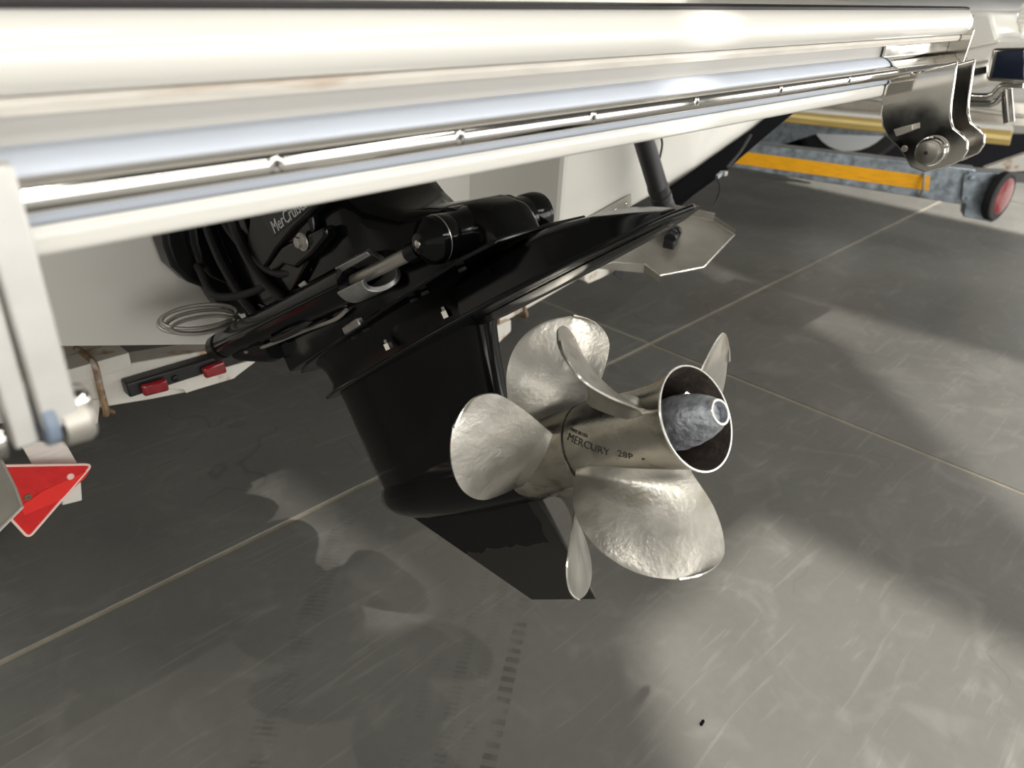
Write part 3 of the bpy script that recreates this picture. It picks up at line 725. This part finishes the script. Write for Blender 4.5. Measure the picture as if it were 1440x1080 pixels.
# cover panel that carries the printed lettering
XL = X0 - .128
cp = [(352, 295), (345, 352), (368, 382), (388, 350), (412, 322), (470, 268), (470, 240), (360, 240)]
cov = prism('side_cover', [up(a, b, 0, XL) for a, b in cp], (.02, 0, 0), 'blk2', drive, bevel=.004, seg=2)
lp = [(366, 302), (384, 334), (450, 280), (470, 262), (470, 240), (400, 262)]
pan = prism('label_panel', [up(a, b, 0, XL - .001) for a, b in lp], (.004, 0, 0), 'charcoal', cov, bevel=.0008)
vs_, fs = text_mesh('MerCruiser', .0275, .0004)
o_ = up(386, 329, 0, XL - .0022); dx = (up(441, 284, 0, XL - .0022) - o_).normalized(); dz = Vector((1, 0, 0)).cross(dx).normalized()
if dz.z < 0: dz = -dz
ob('lettering', [o_ + dx * p.x * .92 + dz * p.y + Vector((-p.z, 0, 0)) for p in vs_], fs, 'letters', cov, smooth=0, label='light grey printed lettering')
bp = up(420, 341, 0, XL - .004)
bolt = lathe('pivot_bolt', bp + Vector((.006, 0, 0)), (-1, 0, 0), [(0, .0115), (.003, .0115), (.004, .0085), (.010, .0085), (.011, .006)], 'inoxdull', drive, 6, smooth=20)
lathe('washer', bp + Vector((.007, 0, 0)), (-1, 0, 0), [(0, .014), (.0025, .0135)], 'inoxdull', bolt, 24)
prism('lower_arm', [up(a, b, 0, XL + .004) for a, b in ((395, 345), (455, 318), (458, 335), (440, 358), (415, 378), (398, 372), (375, 392), (366, 384))], (.022, 0, 0), 'blk', drive, bevel=.006, seg=3)
prism('pale_tab', [up(a, b, 0, X0 - .13) for a, b in ((419, 401), (427, 395), (433, 402), (425, 407))], (.002, 0, 0), 'letters', drive)

# ---------------------------------------------------------------- propellers
def W(a, r, th): th = R(th); return D(a, r * math.sin(th), r * math.cos(th))
def interp(curve, t):
    # by arc length in (r, theta*r)
    P = [(r, dt, r * math.cos(R(dt)), r * math.sin(R(dt))) for r, dt in curve]
    Ls = [0]
    for i in range(1, len(P)): Ls.append(Ls[-1] + math.hypot(P[i][2] - P[i - 1][2], P[i][3] - P[i - 1][3]))
    s = t * Ls[-1]
    for i in range(1, len(P)):
        if s <= Ls[i] + 1e-9:
            k = (s - Ls[i - 1]) / max(1e-9, Ls[i] - Ls[i - 1]); return (P[i - 1][0] + (P[i][0] - P[i - 1][0]) * k, P[i - 1][1] + (P[i][1] - P[i - 1][1]) * k)
    return curve[-1]
def smoothc(c, it=2):
    for _ in range(it):
        n = [c[0]]
        for i in range(len(c) - 1):
            p, q = c[i], c[i + 1]
            n.append((p[0] * .75 + q[0] * .25, p[1] * .75 + q[1] * .25)); n.append((p[0] * .25 + q[0] * .75, p[1] * .25 + q[1] * .75))
        n.append(c[-1]); c = n
    return c
def blade(name, th0, a0, P, sgn, lead, trail, parent, nt_=30, ns=18, rk=0):
    lead = smoothc(lead); trail = smoothc(trail)
    def surf(t, s):
        p = interp(lead, t); q = interp(trail, t)
        # blend in polar plane
        pl = (p[0] * math.sin(R(p[1])), p[0] * math.cos(R(p[1]))); ql = (q[0] * math.sin(R(q[1])), q[0] * math.cos(R(q[1])))
        r = p[0] + (q[0] - p[0]) * s; dt = p[1] + (q[1] - p[1]) * s
        cup = .006 * max(0, s - .75) ** 2 / .0625 * t
        return r, dt, cup
    def pt(t, s):
        r, dt, cup = surf(t, s)
        return W(a0 + sgn * dt / 360 * P + cup + rk * (r - .06), r, th0 + dt)
    v = []; N = (nt_ + 1) * (ns + 1)
    grid = []
    for i in range(nt_ + 1):
        t = (i / nt_) ** .9
        t = min(t, .9985)
        for j in range(ns + 1):
            s = j / ns
            p = pt(t, s); e = .004
            du = pt(min(t + e, .999), s) - pt(max(t - e, 0), s); dv_ = pt(t, min(s + e, 1)) - pt(t, max(s - e, 0))
            if dv_.length < 1e-7: dv_ = Vector(pt(t - .03, 1)) - Vector(pt(t - .03, 0))
            n = du.cross(dv_); n.normalize()
            r, _, _ = surf(t, s)
            h = .0011 + .0042 * (1 - t) * (4 * s * (1 - s)) ** .6 + .011 * math.exp(-(max(0, r - .054)) / .005) * min(1, 6 * s * (1 - s) + .25)
            grid.append((p, n, h))
    v = [p + n * h for p, n, h in grid] + [p - n * h for p, n, h in grid]
    f = []; fm = {}
    Wd = ns + 1
    for i in range(nt_):
        for j in range(ns):
            a = i * Wd + j; f.append([a, a + 1, a + Wd + 1, a + Wd]); f.append([N + a, N + a + Wd, N + a + Wd + 1, N + a + 1])
    for i in range(nt_):
        for a, b in ((i * Wd, (i + 1) * Wd), (i * Wd + ns, (i + 1) * Wd + ns)):
            fm[len(f)] = 1; f.append([a, b, N + b, N + a])
    for j in range(ns):
        a = nt_ * Wd + j; fm[len(f)] = 1; f.append([a, a + 1, N + a + 1, N + a])
        a = j; f.append([a, N + a, N + a + 1, a + 1])
    return ob(name, v, f, 'prop', parent, smooth=50, mats=['propedge'], fmat=fm)
def hubshell(name, prof, parent, m='hub', n=64, **k):
    v = []; f = []
    for a, r in prof:
        for i in range(n): v.append(W(a, r, 360 * i / n))
    for j in range(len(prof) - 1):
        for i in range(n): f.append([j * n + i, j * n + (i + 1) % n, (j + 1) * n + (i + 1) % n, (j + 1) * n + i])
    return ob(name, v, f, m, parent, smooth=35, **k)
# rear propeller
rear = bpy.data.objects.new('propeller', None); C.objects.link(rear); rear.parent = drive
rear['label'] = 'three-bladed rear propeller with open flared hub'
outer = [(-.168, .050), (-.168, .0588), (-.166, .0595), (-.14, .0575), (-.11, .0548), (-.08, .0530), (-.055, .0530), (-.035, .0545), (-.018, .0575), (-.006, .0615), (0, .0637)]
hubshell('hub', outer, rear)
n1 = len(outer)
hubshell('hub_rim', [(-.0005, .0640), (.0008, .0634), (.0008, .0617), (-.0008, .0612)], rear, 'propedge', label='bright machined rim')
hubshell('hub_bore', [(0, .0614), (-.02, .0545), (-.05, .0505), (-.12, .0495), (-.155, .0495), (-.155, .012)], rear, 'hubin', label='dark mottled exhaust bore')
for th in (-141, -24, 93):
    blade('blade', th, -.09, .70, -1, [(.045, 41), (.057, 37), (.094, 32), (.123, 27), (.152, 17), (.169, 6), (.1765, -3), (.1785, -12)], [(.045, -29), (.060, -30), (.093, -33), (.120, -33), (.149, -31), (.165, -28.5), (.176, -21), (.1785, -12)], rear, rk=.1)
# prop nut anode with spokes
nose = [(-.060, .010), (-.058, .020), (-.052, .0275), (-.040, .0318), (-.026, .0328), (-.0245, .0320), (-.008, .0308), (.010, .0265), (.024, .0205), (.032, .0155), (.0335, .0150), (.0335, .0125), (.024, .0118), (.022, 0)]
nut = hubshell('prop_nut_anode', nose, rear, 'cast', label='pitted grey bullet-shaped prop nut')
hubshell('nut_rim', [(.0330, .0156), (.0340, .0152), (.0340, .0128), (.0330, .0126)], nut, 'propedge')
for th in (-22, 98, 218):
    rod('spoke', W(-.045, .020, th), W(-.045, .0515, th), .0021, 'inoxdull', nut, n=8)
# engraved lettering on the hub
def wrap(name, txt, size, a_s, th_s, a_e, th_e, Rr, parent, m='engrave'):
    vs_, fs = text_mesh(txt, size, .0002)
    wd = max(p.x for p in vs_)
    # frame on the unrolled hub: u along axis, w around
    u0, w0_ = a_s, -R(th_s) * Rr; u1, w1 = a_e, -R(th_e) * Rr
    dx, dy = u1 - u0, w1 - w0_; L = math.hypot(dx, dy); dx /= L; dy /= L; k = L / wd
    vv = []
    for p in vs_:
        x = p.x * k; y = p.y
        uu = u0 + dx * x + dy * y; ww = w0_ + dy * x - dx * y
        rr = Rr
        # follow the hub profile
        for (a1, r1), (a2, r2) in zip(outer[1:-1], outer[2:]):
            if a1 <= uu <= a2 and a2 > a1: rr = r1 + (r2 - r1) * (uu - a1) / (a2 - a1)
        vv.append(W(uu, rr + .00035 + p.z, math.degrees(-ww / Rr)))
    return ob(name, vv, fs, m, parent, smooth=0)
wrap('engraving', 'MERCURY', .0135, -.161, -63.5, -.101, -97.5, .0555, rear)
wrap('engraving', '28P', .0125, -.090, -100, -.071, -111, .0545, rear)
wrap('engraving', 'MADE IN USA', .0060, -.156, -52.5, -.126, -68, .0555, rear)
wrap('engraving', '®', .004, -.060, -114, -.056, -116, .0535, rear)
# front propeller
front = bpy.data.objects.new('propeller', None); C.objects.link(front); front.parent = drive
front['label'] = 'four-bladed front propeller'
hubshell('hub', [(-.306, .045), (-.306, .0560), (-.302, .0580), (-.285, .0570), (-.25, .0558), (-.21, .0562), (-.185, .0578), (-.1735, .0590), (-.1725, .0560), (-.1725, .045)], front)
hubshell('seam_ring', [(-.1730, .054), (-.1735, .0565), (-.168, .0565), (-.1675, .054)], front, 'strip')
for th in (-80, 10, 100, 190):
    blade('blade', th, -.25, .65, 1,
          [(.045, -33), (.057, -30), (.074, -24), (.099, -18), (.128, -14), (.160, -6), (.179, 2), (.192, 11), (.1975, 20)],
          [(.045, 31), (.062, 32), (.109, 36), (.156, 36.5), (.176, 34), (.1925, 29), (.1975, 20)], front)

# ================================================================= OUR TRAILER
tr = thing('boat_trailer', 'white painted rusty trailer cross member under the white boat with light bar', 'trailer', (1.0, 1.5, 0))
YB = 1.46
def beam(name, p, q, h, d, m, parent, **k):
    p = Vector(p); q = Vector(q)
    return prism(name, [p, q, q + Vector((0, 0, h)), p + Vector((0, 0, h))], (0, d, 0), m, parent, bevel=.003, **k)
bl0, bl1 = up(60, 592, 1, YB), up(215, 560, 1, YB); tl0, tl1 = up(100, 520, 1, YB), up(300, 492, 1, YB)
lb = Vector((-.25, YB, .65)) ; 
L0 = up(40, 588, 1, YB); T0 = up(40, 536, 1, YB); L1 = up(330, 540, 1, YB); T1 = up(330, 488, 1, YB)
ext = lambda a, b, x: a + (b - a) * ((x - a.x) / (b.x - a.x))
VX = 1.05
Lm, Tm = ext(L0, L1, VX), ext(T0, T1, VX)
Ll, Tl = ext(L0, L1, -.6), ext(T0, T1, -.6)
prism('cross_beam', [Ll, up(212, 562, 1, YB), up(262, 552, 1, YB), up(330, 532, 1, YB), up(368, 503, 1, YB), up(440, 464, 1, YB), up(440, 452, 1, YB), up(330, 487, 1, YB), Tl], (0, .06, 0), 'whiterust', tr, bevel=.003)
prism('cross_beam', [up(a, b, 1, YB + .002) for a, b in ((436, 470), (436, 452), (640, 440), (690, 425), (690, 462), (640, 478))], (0, .05, 0), 'whiterust', tr, bevel=.003)
R0b = up(680, 470, 1, YB); R1b = up(828, 384, 1, YB)
R0t = up(680, 430, 1, YB); R1t = up(828, 350, 1, YB)
VX = 1.22
Rm, Rt = ext(R0b, R1b, VX), ext(R0t, R1t, VX)
prism('cross_beam', [Rm, ext(R0b, R1b, 2.3), ext(R0t, R1t, 2.3), Rt], (0, .10, 0), 'whiterust', tr, bevel=.003)
prism('yellow_tape', [ext(R0b, R1b, 1.2) * .75 + ext(R0t, R1t, 1.2) * .25 + Vector((0, -.002, 0)), ext(R0b, R1b, 1.97) * .75 + ext(R0t, R1t, 1.97) * .25 + Vector((0, -.002, 0)),
                      ext(R0b, R1b, 1.97) * .05 + ext(R0t, R1t, 1.97) * .95 + Vector((0, -.002, 0)), ext(R0b, R1b, 1.2) * .05 + ext(R0t, R1t, 1.2) * .95 + Vector((0, -.002, 0))], (0, -.001, 0), 'yellow', tr)
prism('gusset_plate', [up(a, b, 1, YB - .012) for a, b in ((215, 545), (368, 503), (345, 515), (330, 532), (270, 550), (262, 553), (258, 548))], (0, .008, 0), 'whiterust', tr, bevel=.001)
def ubolt(u0, v0, u1, v1, y, parent, r=.005):
    a = up(u0, v0, 1, y); b = up(u1, v1, 1, y)
    return tube('u_bolt', [a + Vector((0, .09, .0)), a + Vector((0, .03, .004)), a + Vector((0, 0, -.004)), a * .5 + b * .5, b + Vector((0, 0, .004)), b + Vector((0, .03, -.004)), b + Vector((0, .12, 0))], r, 'rust', parent, n=10)
ubolt(133, 512, 150, 583, YB - .012, tr, .0065)
box('support_plate', up(115, 516, 1, YB + .02), (.16, .06, .032), 'whiterust', tr, bevel=.002)
box('support_plate', up(110, 497, 1, YB + .08), (.10, .06, .02), 'whiterust', tr, bevel=.002)
prism('clamp_foot', [up(a, b, 1, YB - .004) for a, b in ((105, 568), (143, 560), (138, 596), (120, 600), (105, 596))], (0, .03, 0), 'whiterust', tr, bevel=.003)
tube('rust_bolt_tail', [up(150, 575, 1, YB - .01), up(160, 580, 1, YB)], .004, 'rust', tr)
# right-hand bits
ubolt(697, 438, 707, 474, YB - .012, tr, .006); ubolt(735, 422, 740, 446, YB - .012, tr, .006)
prism('clamp_foot', [up(a, b, 1, YB - .02) for a, b in ((691, 462), (719, 450), (719, 466), (700, 484), (688, 476))], (0, .04, 0), 'whiterust', tr, bevel=.003)
prism('end_block', [up(a, b, 1, YB - .03) for a, b in ((822, 395), (822, 378), (830, 366), (872, 350), (868, 380), (845, 392), (828, 399))], (0, .06, 0), 'whiterust', tr, bevel=.004)
lathe('red_marker', up(856, 366, 1, YB - .032), (0, -1, 0), [(0, .008), (.003, .0075), (.005, .004)], 'red', tr, 20, label='small round red marker')
prism('black_strap_tail', [up(a, b, 1, YB - .06) for a, b in ((870, 366), (883, 364), (880, 378), (873, 394), (864, 386))], (0, .004, 0), 'rubber', tr)
# light bar
lbar = prism('light_bar', [up(a, b, 1, YB - .03) for a, b in ((177, 540), (440, 461), (445, 476), (183, 560))], (0, .028, 0), 'charcoal', tr, bevel=.004, label='black plastic light bar')
for (pa) in (((195, 540), (232, 530), (236, 547), (200, 556)), ((281, 516), (312, 505), (317, 522), (286, 531))):
    P = [up(a, b, 1, YB - .031) for a, b in pa]
    prism('red_lens', P, (0, -.012, 0), 'redlens', lbar, bevel=.006, seg=4, label='dark red lamp lens')
lathe('bar_screw', up(246, 532, 1, YB - .031), (0, -1, 0), [(0, .007), (.003, .006), (.004, .003)], 'blk2', lbar, 12)
# stem carrying the triangle, and the triangle
YR = 1.33
prism('reflector_stem', [up(a, b, 1, YR + .03) for a, b in ((28, 622), (92, 622), (112, 658), (48, 658))], (0, .01, 0), 'stained', tr, bevel=.001)
prism('reflector_stem', [up(a, b, 1, YR + .02) for a, b in ((86, 676), (114, 676), (116, 704), (88, 711))], (0, .01, 0), 'whiterust', tr, bevel=.002)
T = [Vector(up(a, b, 1, YR)) for a, b in ((-52, 656), (130, 653), (40, 757))]
def rounded(T, k=.07, n=5):
    out = []
    for i in range(3):
        p, c, q = T[(i - 1) % 3], T[i], T[(i + 1) % 3]
        a = c + (p - c) * k; b = c + (q - c) * k
        for j in range(n + 1):
            t = j / n; out.append(a * (1 - t) ** 2 + c * 2 * t * (1 - t) + b * t * t)
    return out
tri = prism('warning_triangle', rounded(T), (0, .008, 0), 'red', tr, bevel=.002, label='red triangular reflector plate with pale rim')
cen = (T[0] + T[1] + T[2]) / 3
tube('triangle_rim', rounded(T), .0023, 'redrim', tri, n=8, closed=True, cuts=1)
st = [(130, 657), (124, 668), (38, 722), (20, 727), (22, 700), (60, 690), (112, 662)]
prism('prismatic_strip', [up(a, b, 1, YR - .0005) for a, b in ((127, 659), (119, 672), (84, 703), (34, 724), (28, 712), (42, 703), (60, 690), (100, 672))], (0, -.0012, 0), 'redbright', tri)
for q in ((99, 670), (39, 699)):
    lathe('rivet', up(*q, 1, YR), (0, -1, 0), [(0, .0062), (.002, .006), (.0035, .0035), (.0032, .002), (.002, .0015)], 'rust' if q[0] < 50 else 'redrim', tri, 20)
# padded bunk following the hull on the starboard side
bk = [up(a, b, 1, 1.104 + .07 * max(0, min(1, (a - 975) / 115))) for a, b in ((938, 268), (976, 242), (1000, 224), (1060, 182), (1088, 159), (1118, 158), (1070, 198), (1010, 250), (975, 275), (948, 298), (930, 300))]
prism('padded_bunk', bk, (0, .008, 0), 'black', tr, bevel=.002, label='black padded support under the hull edge')
for (x, y) in ((-.2, 2.6), (1.6, 2.6)):
    slab('trailer_rail', x, x + .06, 1.56, 6.0, .40, .50, 'galv', tr)
# tie-down strap with ratchet hook
sr = thing('tie_down_strap', 'thin black tie-down strap with silver hook beside the orange taped bar', 'strap', up(1010, 245, 1, 1.08))
tube('webbing', [up(1056, 190, 1, 1.10), up(1040, 215, 1, 1.09), up(1022, 236, 1, 1.08)], .0045, 'rubber', sr, n=6)
box('hook', up(1012, 246, 1, 1.08), (.030, .010, .012), 'galv', sr, rot=rotm(up(1022, 237, 1, 1.08) - up(1002, 254, 1, 1.08)), bevel=.002)
box('buckle', up(1019, 244, 1, 1.075), (.016, .012, .014), 'inoxdull', sr, bevel=.002)
tube('strap_tail', [up(1009, 252, 1, 1.08), up(1012, 265, 1, 1.09), up(1008, 280, 1, 1.1), up(1003, 290, 1, 1.1)], .0022, 'rubber', sr, n=6)

# ================================================================= NEIGHBOUR TRAILER + BOAT
nt2 = thing('neighbour_trailer', 'galvanised trailer rear bar with orange tape beyond the right platform bracket', 'trailer', (4.4, 1.2, 0))
n0 = Vector((4.07, 2.05, 0)); n1_ = Vector((4.60, .87, 0)); nd = (n1_ - n0).normalized(); nn = Vector((nd.y, -nd.x, 0))
if nn.x > 0: nn = -nn
def vp(u, v, offs=0):
    r = MC @ Vector(((u - 720) / F, -(v - 540) / F, -1.0)); p0 = n0 + nn * offs
    return CAM + r * ((p0 - CAM).dot(nn) / r.dot(nn))
nb = prism('rear_bar', [vp(950, 190), vp(1372, 238), vp(1372, 291), vp(950, 223)], -nn * .10, 'galv', nt2, bevel=.006, seg=3)
prism('orange_tape', [vp(1000, 207, .002), vp(1308, 248, .002), vp(1306, 268, .002), vp(985, 223, .002)], nn * .001, 'orange', nb, label='orange reflective tape')
box('rear_bar_lip', (vp(1140, 213) + vp(1150, 213)) / 2 + Vector((0, 0, .004)), (.02, .02, .004), 'galv', nb) if False else None
eb = prism('lamp_box', [vp(1362, 241, .012), vp(1420, 244, .012), vp(1396, 313, .012), vp(1355, 305, .012)], -nn * .12, 'galv', nt2, bevel=.004)
prism('mount_plate', [vp(1356, 244, .014), vp(1372, 245, .014), vp(1366, 296, .014), vp(1352, 280, .014)], nn * .004, 'galv', eb, bevel=.001)
for q in ((1366, 250), (1361, 279)): lathe('bolt', vp(*q, .018), nn, [(0, .012), (.01, .012), (.012, .008)], 'galv', eb, 6, smooth=20)
lc_ = vp(1415, 278, .012) - nn * .02
ldir = Vector((nd.x, nd.y, 0))
lx = vp(1402, 276, .0)
lam = lathe('rubber_lamp_ring', lx + ldir * -.01 - nn * .02, Vector((-.16, -1, 0)), [(0, .118), (.01, .126), (.04, .126), (.045, .115), (.042, .10)], 'tyre', nt2, 36)
lam.scale = (1, 1, 1)
lathe('lamp_lens', lx + ldir * .03 - nn * .02, Vector((-.16, -1, 0)), [(0, .100), (.008, .095), (.014, .07), (.016, .01)], 'redlens', lam, 36, label='round red tail lamp lens')
tube('wire_hook', [vp(1300, 244, .01), vp(1299, 258, .03), vp(1296, 272, .03), vp(1292, 276, .02), vp(1290, 273, .01)], .007, 'inoxdull', nt2, n=8)
# frame rail behind and bunk, wheel
prism('frame_rail', [vp(1000, 158, -1.0), vp(1260, 182, -1.0), vp(1258, 192, -1.0), vp(1150, 188, -1.0), (vp(1095, 205, -1.0)), vp(1000, 200, -1.0)], -nn * .06, 'galv', nt2, bevel=.004)
gb = prism('timber_bunk', [vp(1060, 152, -.55), vp(1425, 183, -.55), vp(1420, 205, -.55), vp(1060, 168, -.55)], -nn * .12, 'gold', nt2, bevel=.006, label='gold varnished timber bunk')
prism('pale_edge_strip', [vp(1075, 157, -.548), vp(1422, 191, -.548), vp(1420, 197, -.548), vp(1075, 161, -.548)], nn * .004, 'goldlite', gb)
prism('white_top_strip', [vp(1075, 149, -.548), vp(1425, 178, -.548), vp(1425, 184, -.548), vp(1075, 153, -.548)], -nn * .10, 'gel', gb)
wc = vp(1200, 152, -1.3)
wh = lathe('trailer_wheel', wc, nn, [(-.09, .26), (-.08, .34), (-.05, .37), (.05, .37), (.08, .34), (.09, .26)], 'tyre', nt2, 40, label='tyre and silver rim in shade')
lathe('wheel_rim', wc + nn * .03, nn, [(0, .05), (.04, .06), (.05, .20), (.075, .262), (.077, .24)], 'rim', wh, 32)
prism('shade_sheet', [vp(1060, 180, -1.6), vp(1480, 190, -1.6), vp(1480, 246, -1.6), vp(1060, 212, -1.6)], -nn * .03, 'black', nt2)  # black sheet standing in for the dark under the neighbouring boat
prism('low_beam', [vp(1385, 236, -.5), vp(1500, 196, -.5), vp(1500, 238, -.5), vp(1385, 243, -.5)], -nn * .05, 'whiterust', nt2)

nbt = thing('pontoon_boat', 'silver aluminium boat hull behind the right end of the swim platform', 'boat', (5.6, 1.6, .6))
pc0 = vp(1240, 60, -1.0); 
ax_ = vp(1440, 78, -1.0) - vp(1000, 40, -1.0)
p_a = vp(950, 30, -2.3); p_b = vp(1700, 90, -2.3)
lathe('hull_tube', p_a, p_b - p_a, [(0, .66), ((p_b - p_a).length, .66)], 'pontoon', nbt, 64)
prism('upper_side', [vp(900, -60, -2.0), vp(1700, -60, -2.0), vp(1700, 30, -2.0), vp(900, 14, -2.0)], -nn * .3, 'wallp', nbt)
for k, (y0, m) in enumerate(((128, 'goldlite'), (150, 'inoxdull'))):
    tube('side_tube', [vp(1180, y0 - 16, -.70), vp(1345, y0 + 2, -.70), vp(1440, y0 + 14, -.70)], .012, m, nbt, n=12) if k else None
prism('lower_panel', [vp(1060, 118, -.80), vp(1480, 150, -.80), vp(1480, 180, -.80), vp(1060, 147, -.80)], -nn * .05, 'inoxdull', nbt)

# white moulded quarter and chrome tube stub just beyond the bracket
wq = thing('boat_quarter', 'white moulded boat corner with grey rub stripes right of the stainless bracket', 'boat', (2.9, .8, 1.1))
XQ = 2.75
Pq = lambda l, x: [up(a, b, 0, x) for a, b in l]
body = prism('moulded_corner', Pq([(1340, 16), (1392, 16), (1396, 22), (1404, 52), (1440, 54), (1500, 54), (1500, 70), (1404, 70), (1388, 90), (1386, 112), (1345, 131), (1330, 131), (1330, 60)], XQ), (.5, 0, 0), 'gel', wq, bevel=.012, seg=3)
prism('grey_stripe', Pq([(1345, 91), (1390, 84), (1390, 88), (1345, 96)], XQ - .004), (.01, 0, 0), 'inoxdull', body)
prism('chrome_stripe', Pq([(1345, 101), (1388, 93), (1388, 103), (1345, 112)], XQ - .006), (.012, 0, 0), 'inox', body)
prism('moulded_ledge', Pq([(1352, 66), (1404, 56), (1404, 60), (1352, 71)], XQ - .008), (.02, 0, 0), 'gel', body, bevel=.003)
prism('vent_slot', Pq([(1364, 22), (1369, 21), (1368, 26), (1363, 28)], XQ - .3), (.002, 0, 0), 'strip', body)
lt = thing('chrome_tube', 'square chrome tube with dark open end at the right picture edge', 'tube', (2.5, .7, 1.15))
XT = 2.45
tb = prism('square_tube', Pq([(1395, 68), (1446, 67), (1446, 118), (1388, 114), (1386, 108)], XT), (.14, 0, 0), 'inox', lt, bevel=.008, seg=3)
prism('tube_face', Pq([(1402, 72), (1440, 70), (1440, 112), (1394, 109)], XT - .003), (.004, 0, 0), 'blueglass', tb, bevel=.002)
tube('tube_stay', Pq([(1345, 134), (1380, 136), (1395, 134), (1402, 128), (1412, 120), (1440, 118)], XT + .05), .010, 'inox', lt, n=12)
tube('tube_stay', Pq([(1345, 144), (1385, 146), (1400, 143), (1410, 130)], XT + .1), .010, 'inox', lt, n=12)
tube('tube_stay', Pq([(1415, 125), (1417, 150), (1419, 172)], XT + .1), .014, 'inox', lt, n=12)
rp = thing('twisted_rope', 'white twisted rope hanging at the upper right corner', 'rope', (3.0, .8, 1.3))
hx_ = []
a_, b_ = up(1443, 8, 0, 3.0), up(1430, 54, 0, 3.0)
for i in range(29):
    t = i / 28; hx_.append(a_.lerp(b_, t) + Vector((0, .010 * math.cos(i * 1.6), .004 * math.sin(i * 1.6))))
tube('strand', hx_, .007, 'gel', rp, n=6, cuts=2)
tube('strand', [p + Vector((0, -.02 * math.cos(i * 1.6), 0)) for i, p in enumerate(hx_)], .006, 'gel', rp, n=6, cuts=2)

# small dark scrap on the floor
sc_ = tag(lathe('floor_scrap', up(985, 1021, 2, .0) + Vector((0, 0, .004)), (.9, .1, 0), [(0, .0028), (.003, .0036), (.006, .003), (.011, .0034), (.013, .002)], 'black', None, 8), 'tiny black scrap lying on the bright patch of floor', 'scrap')
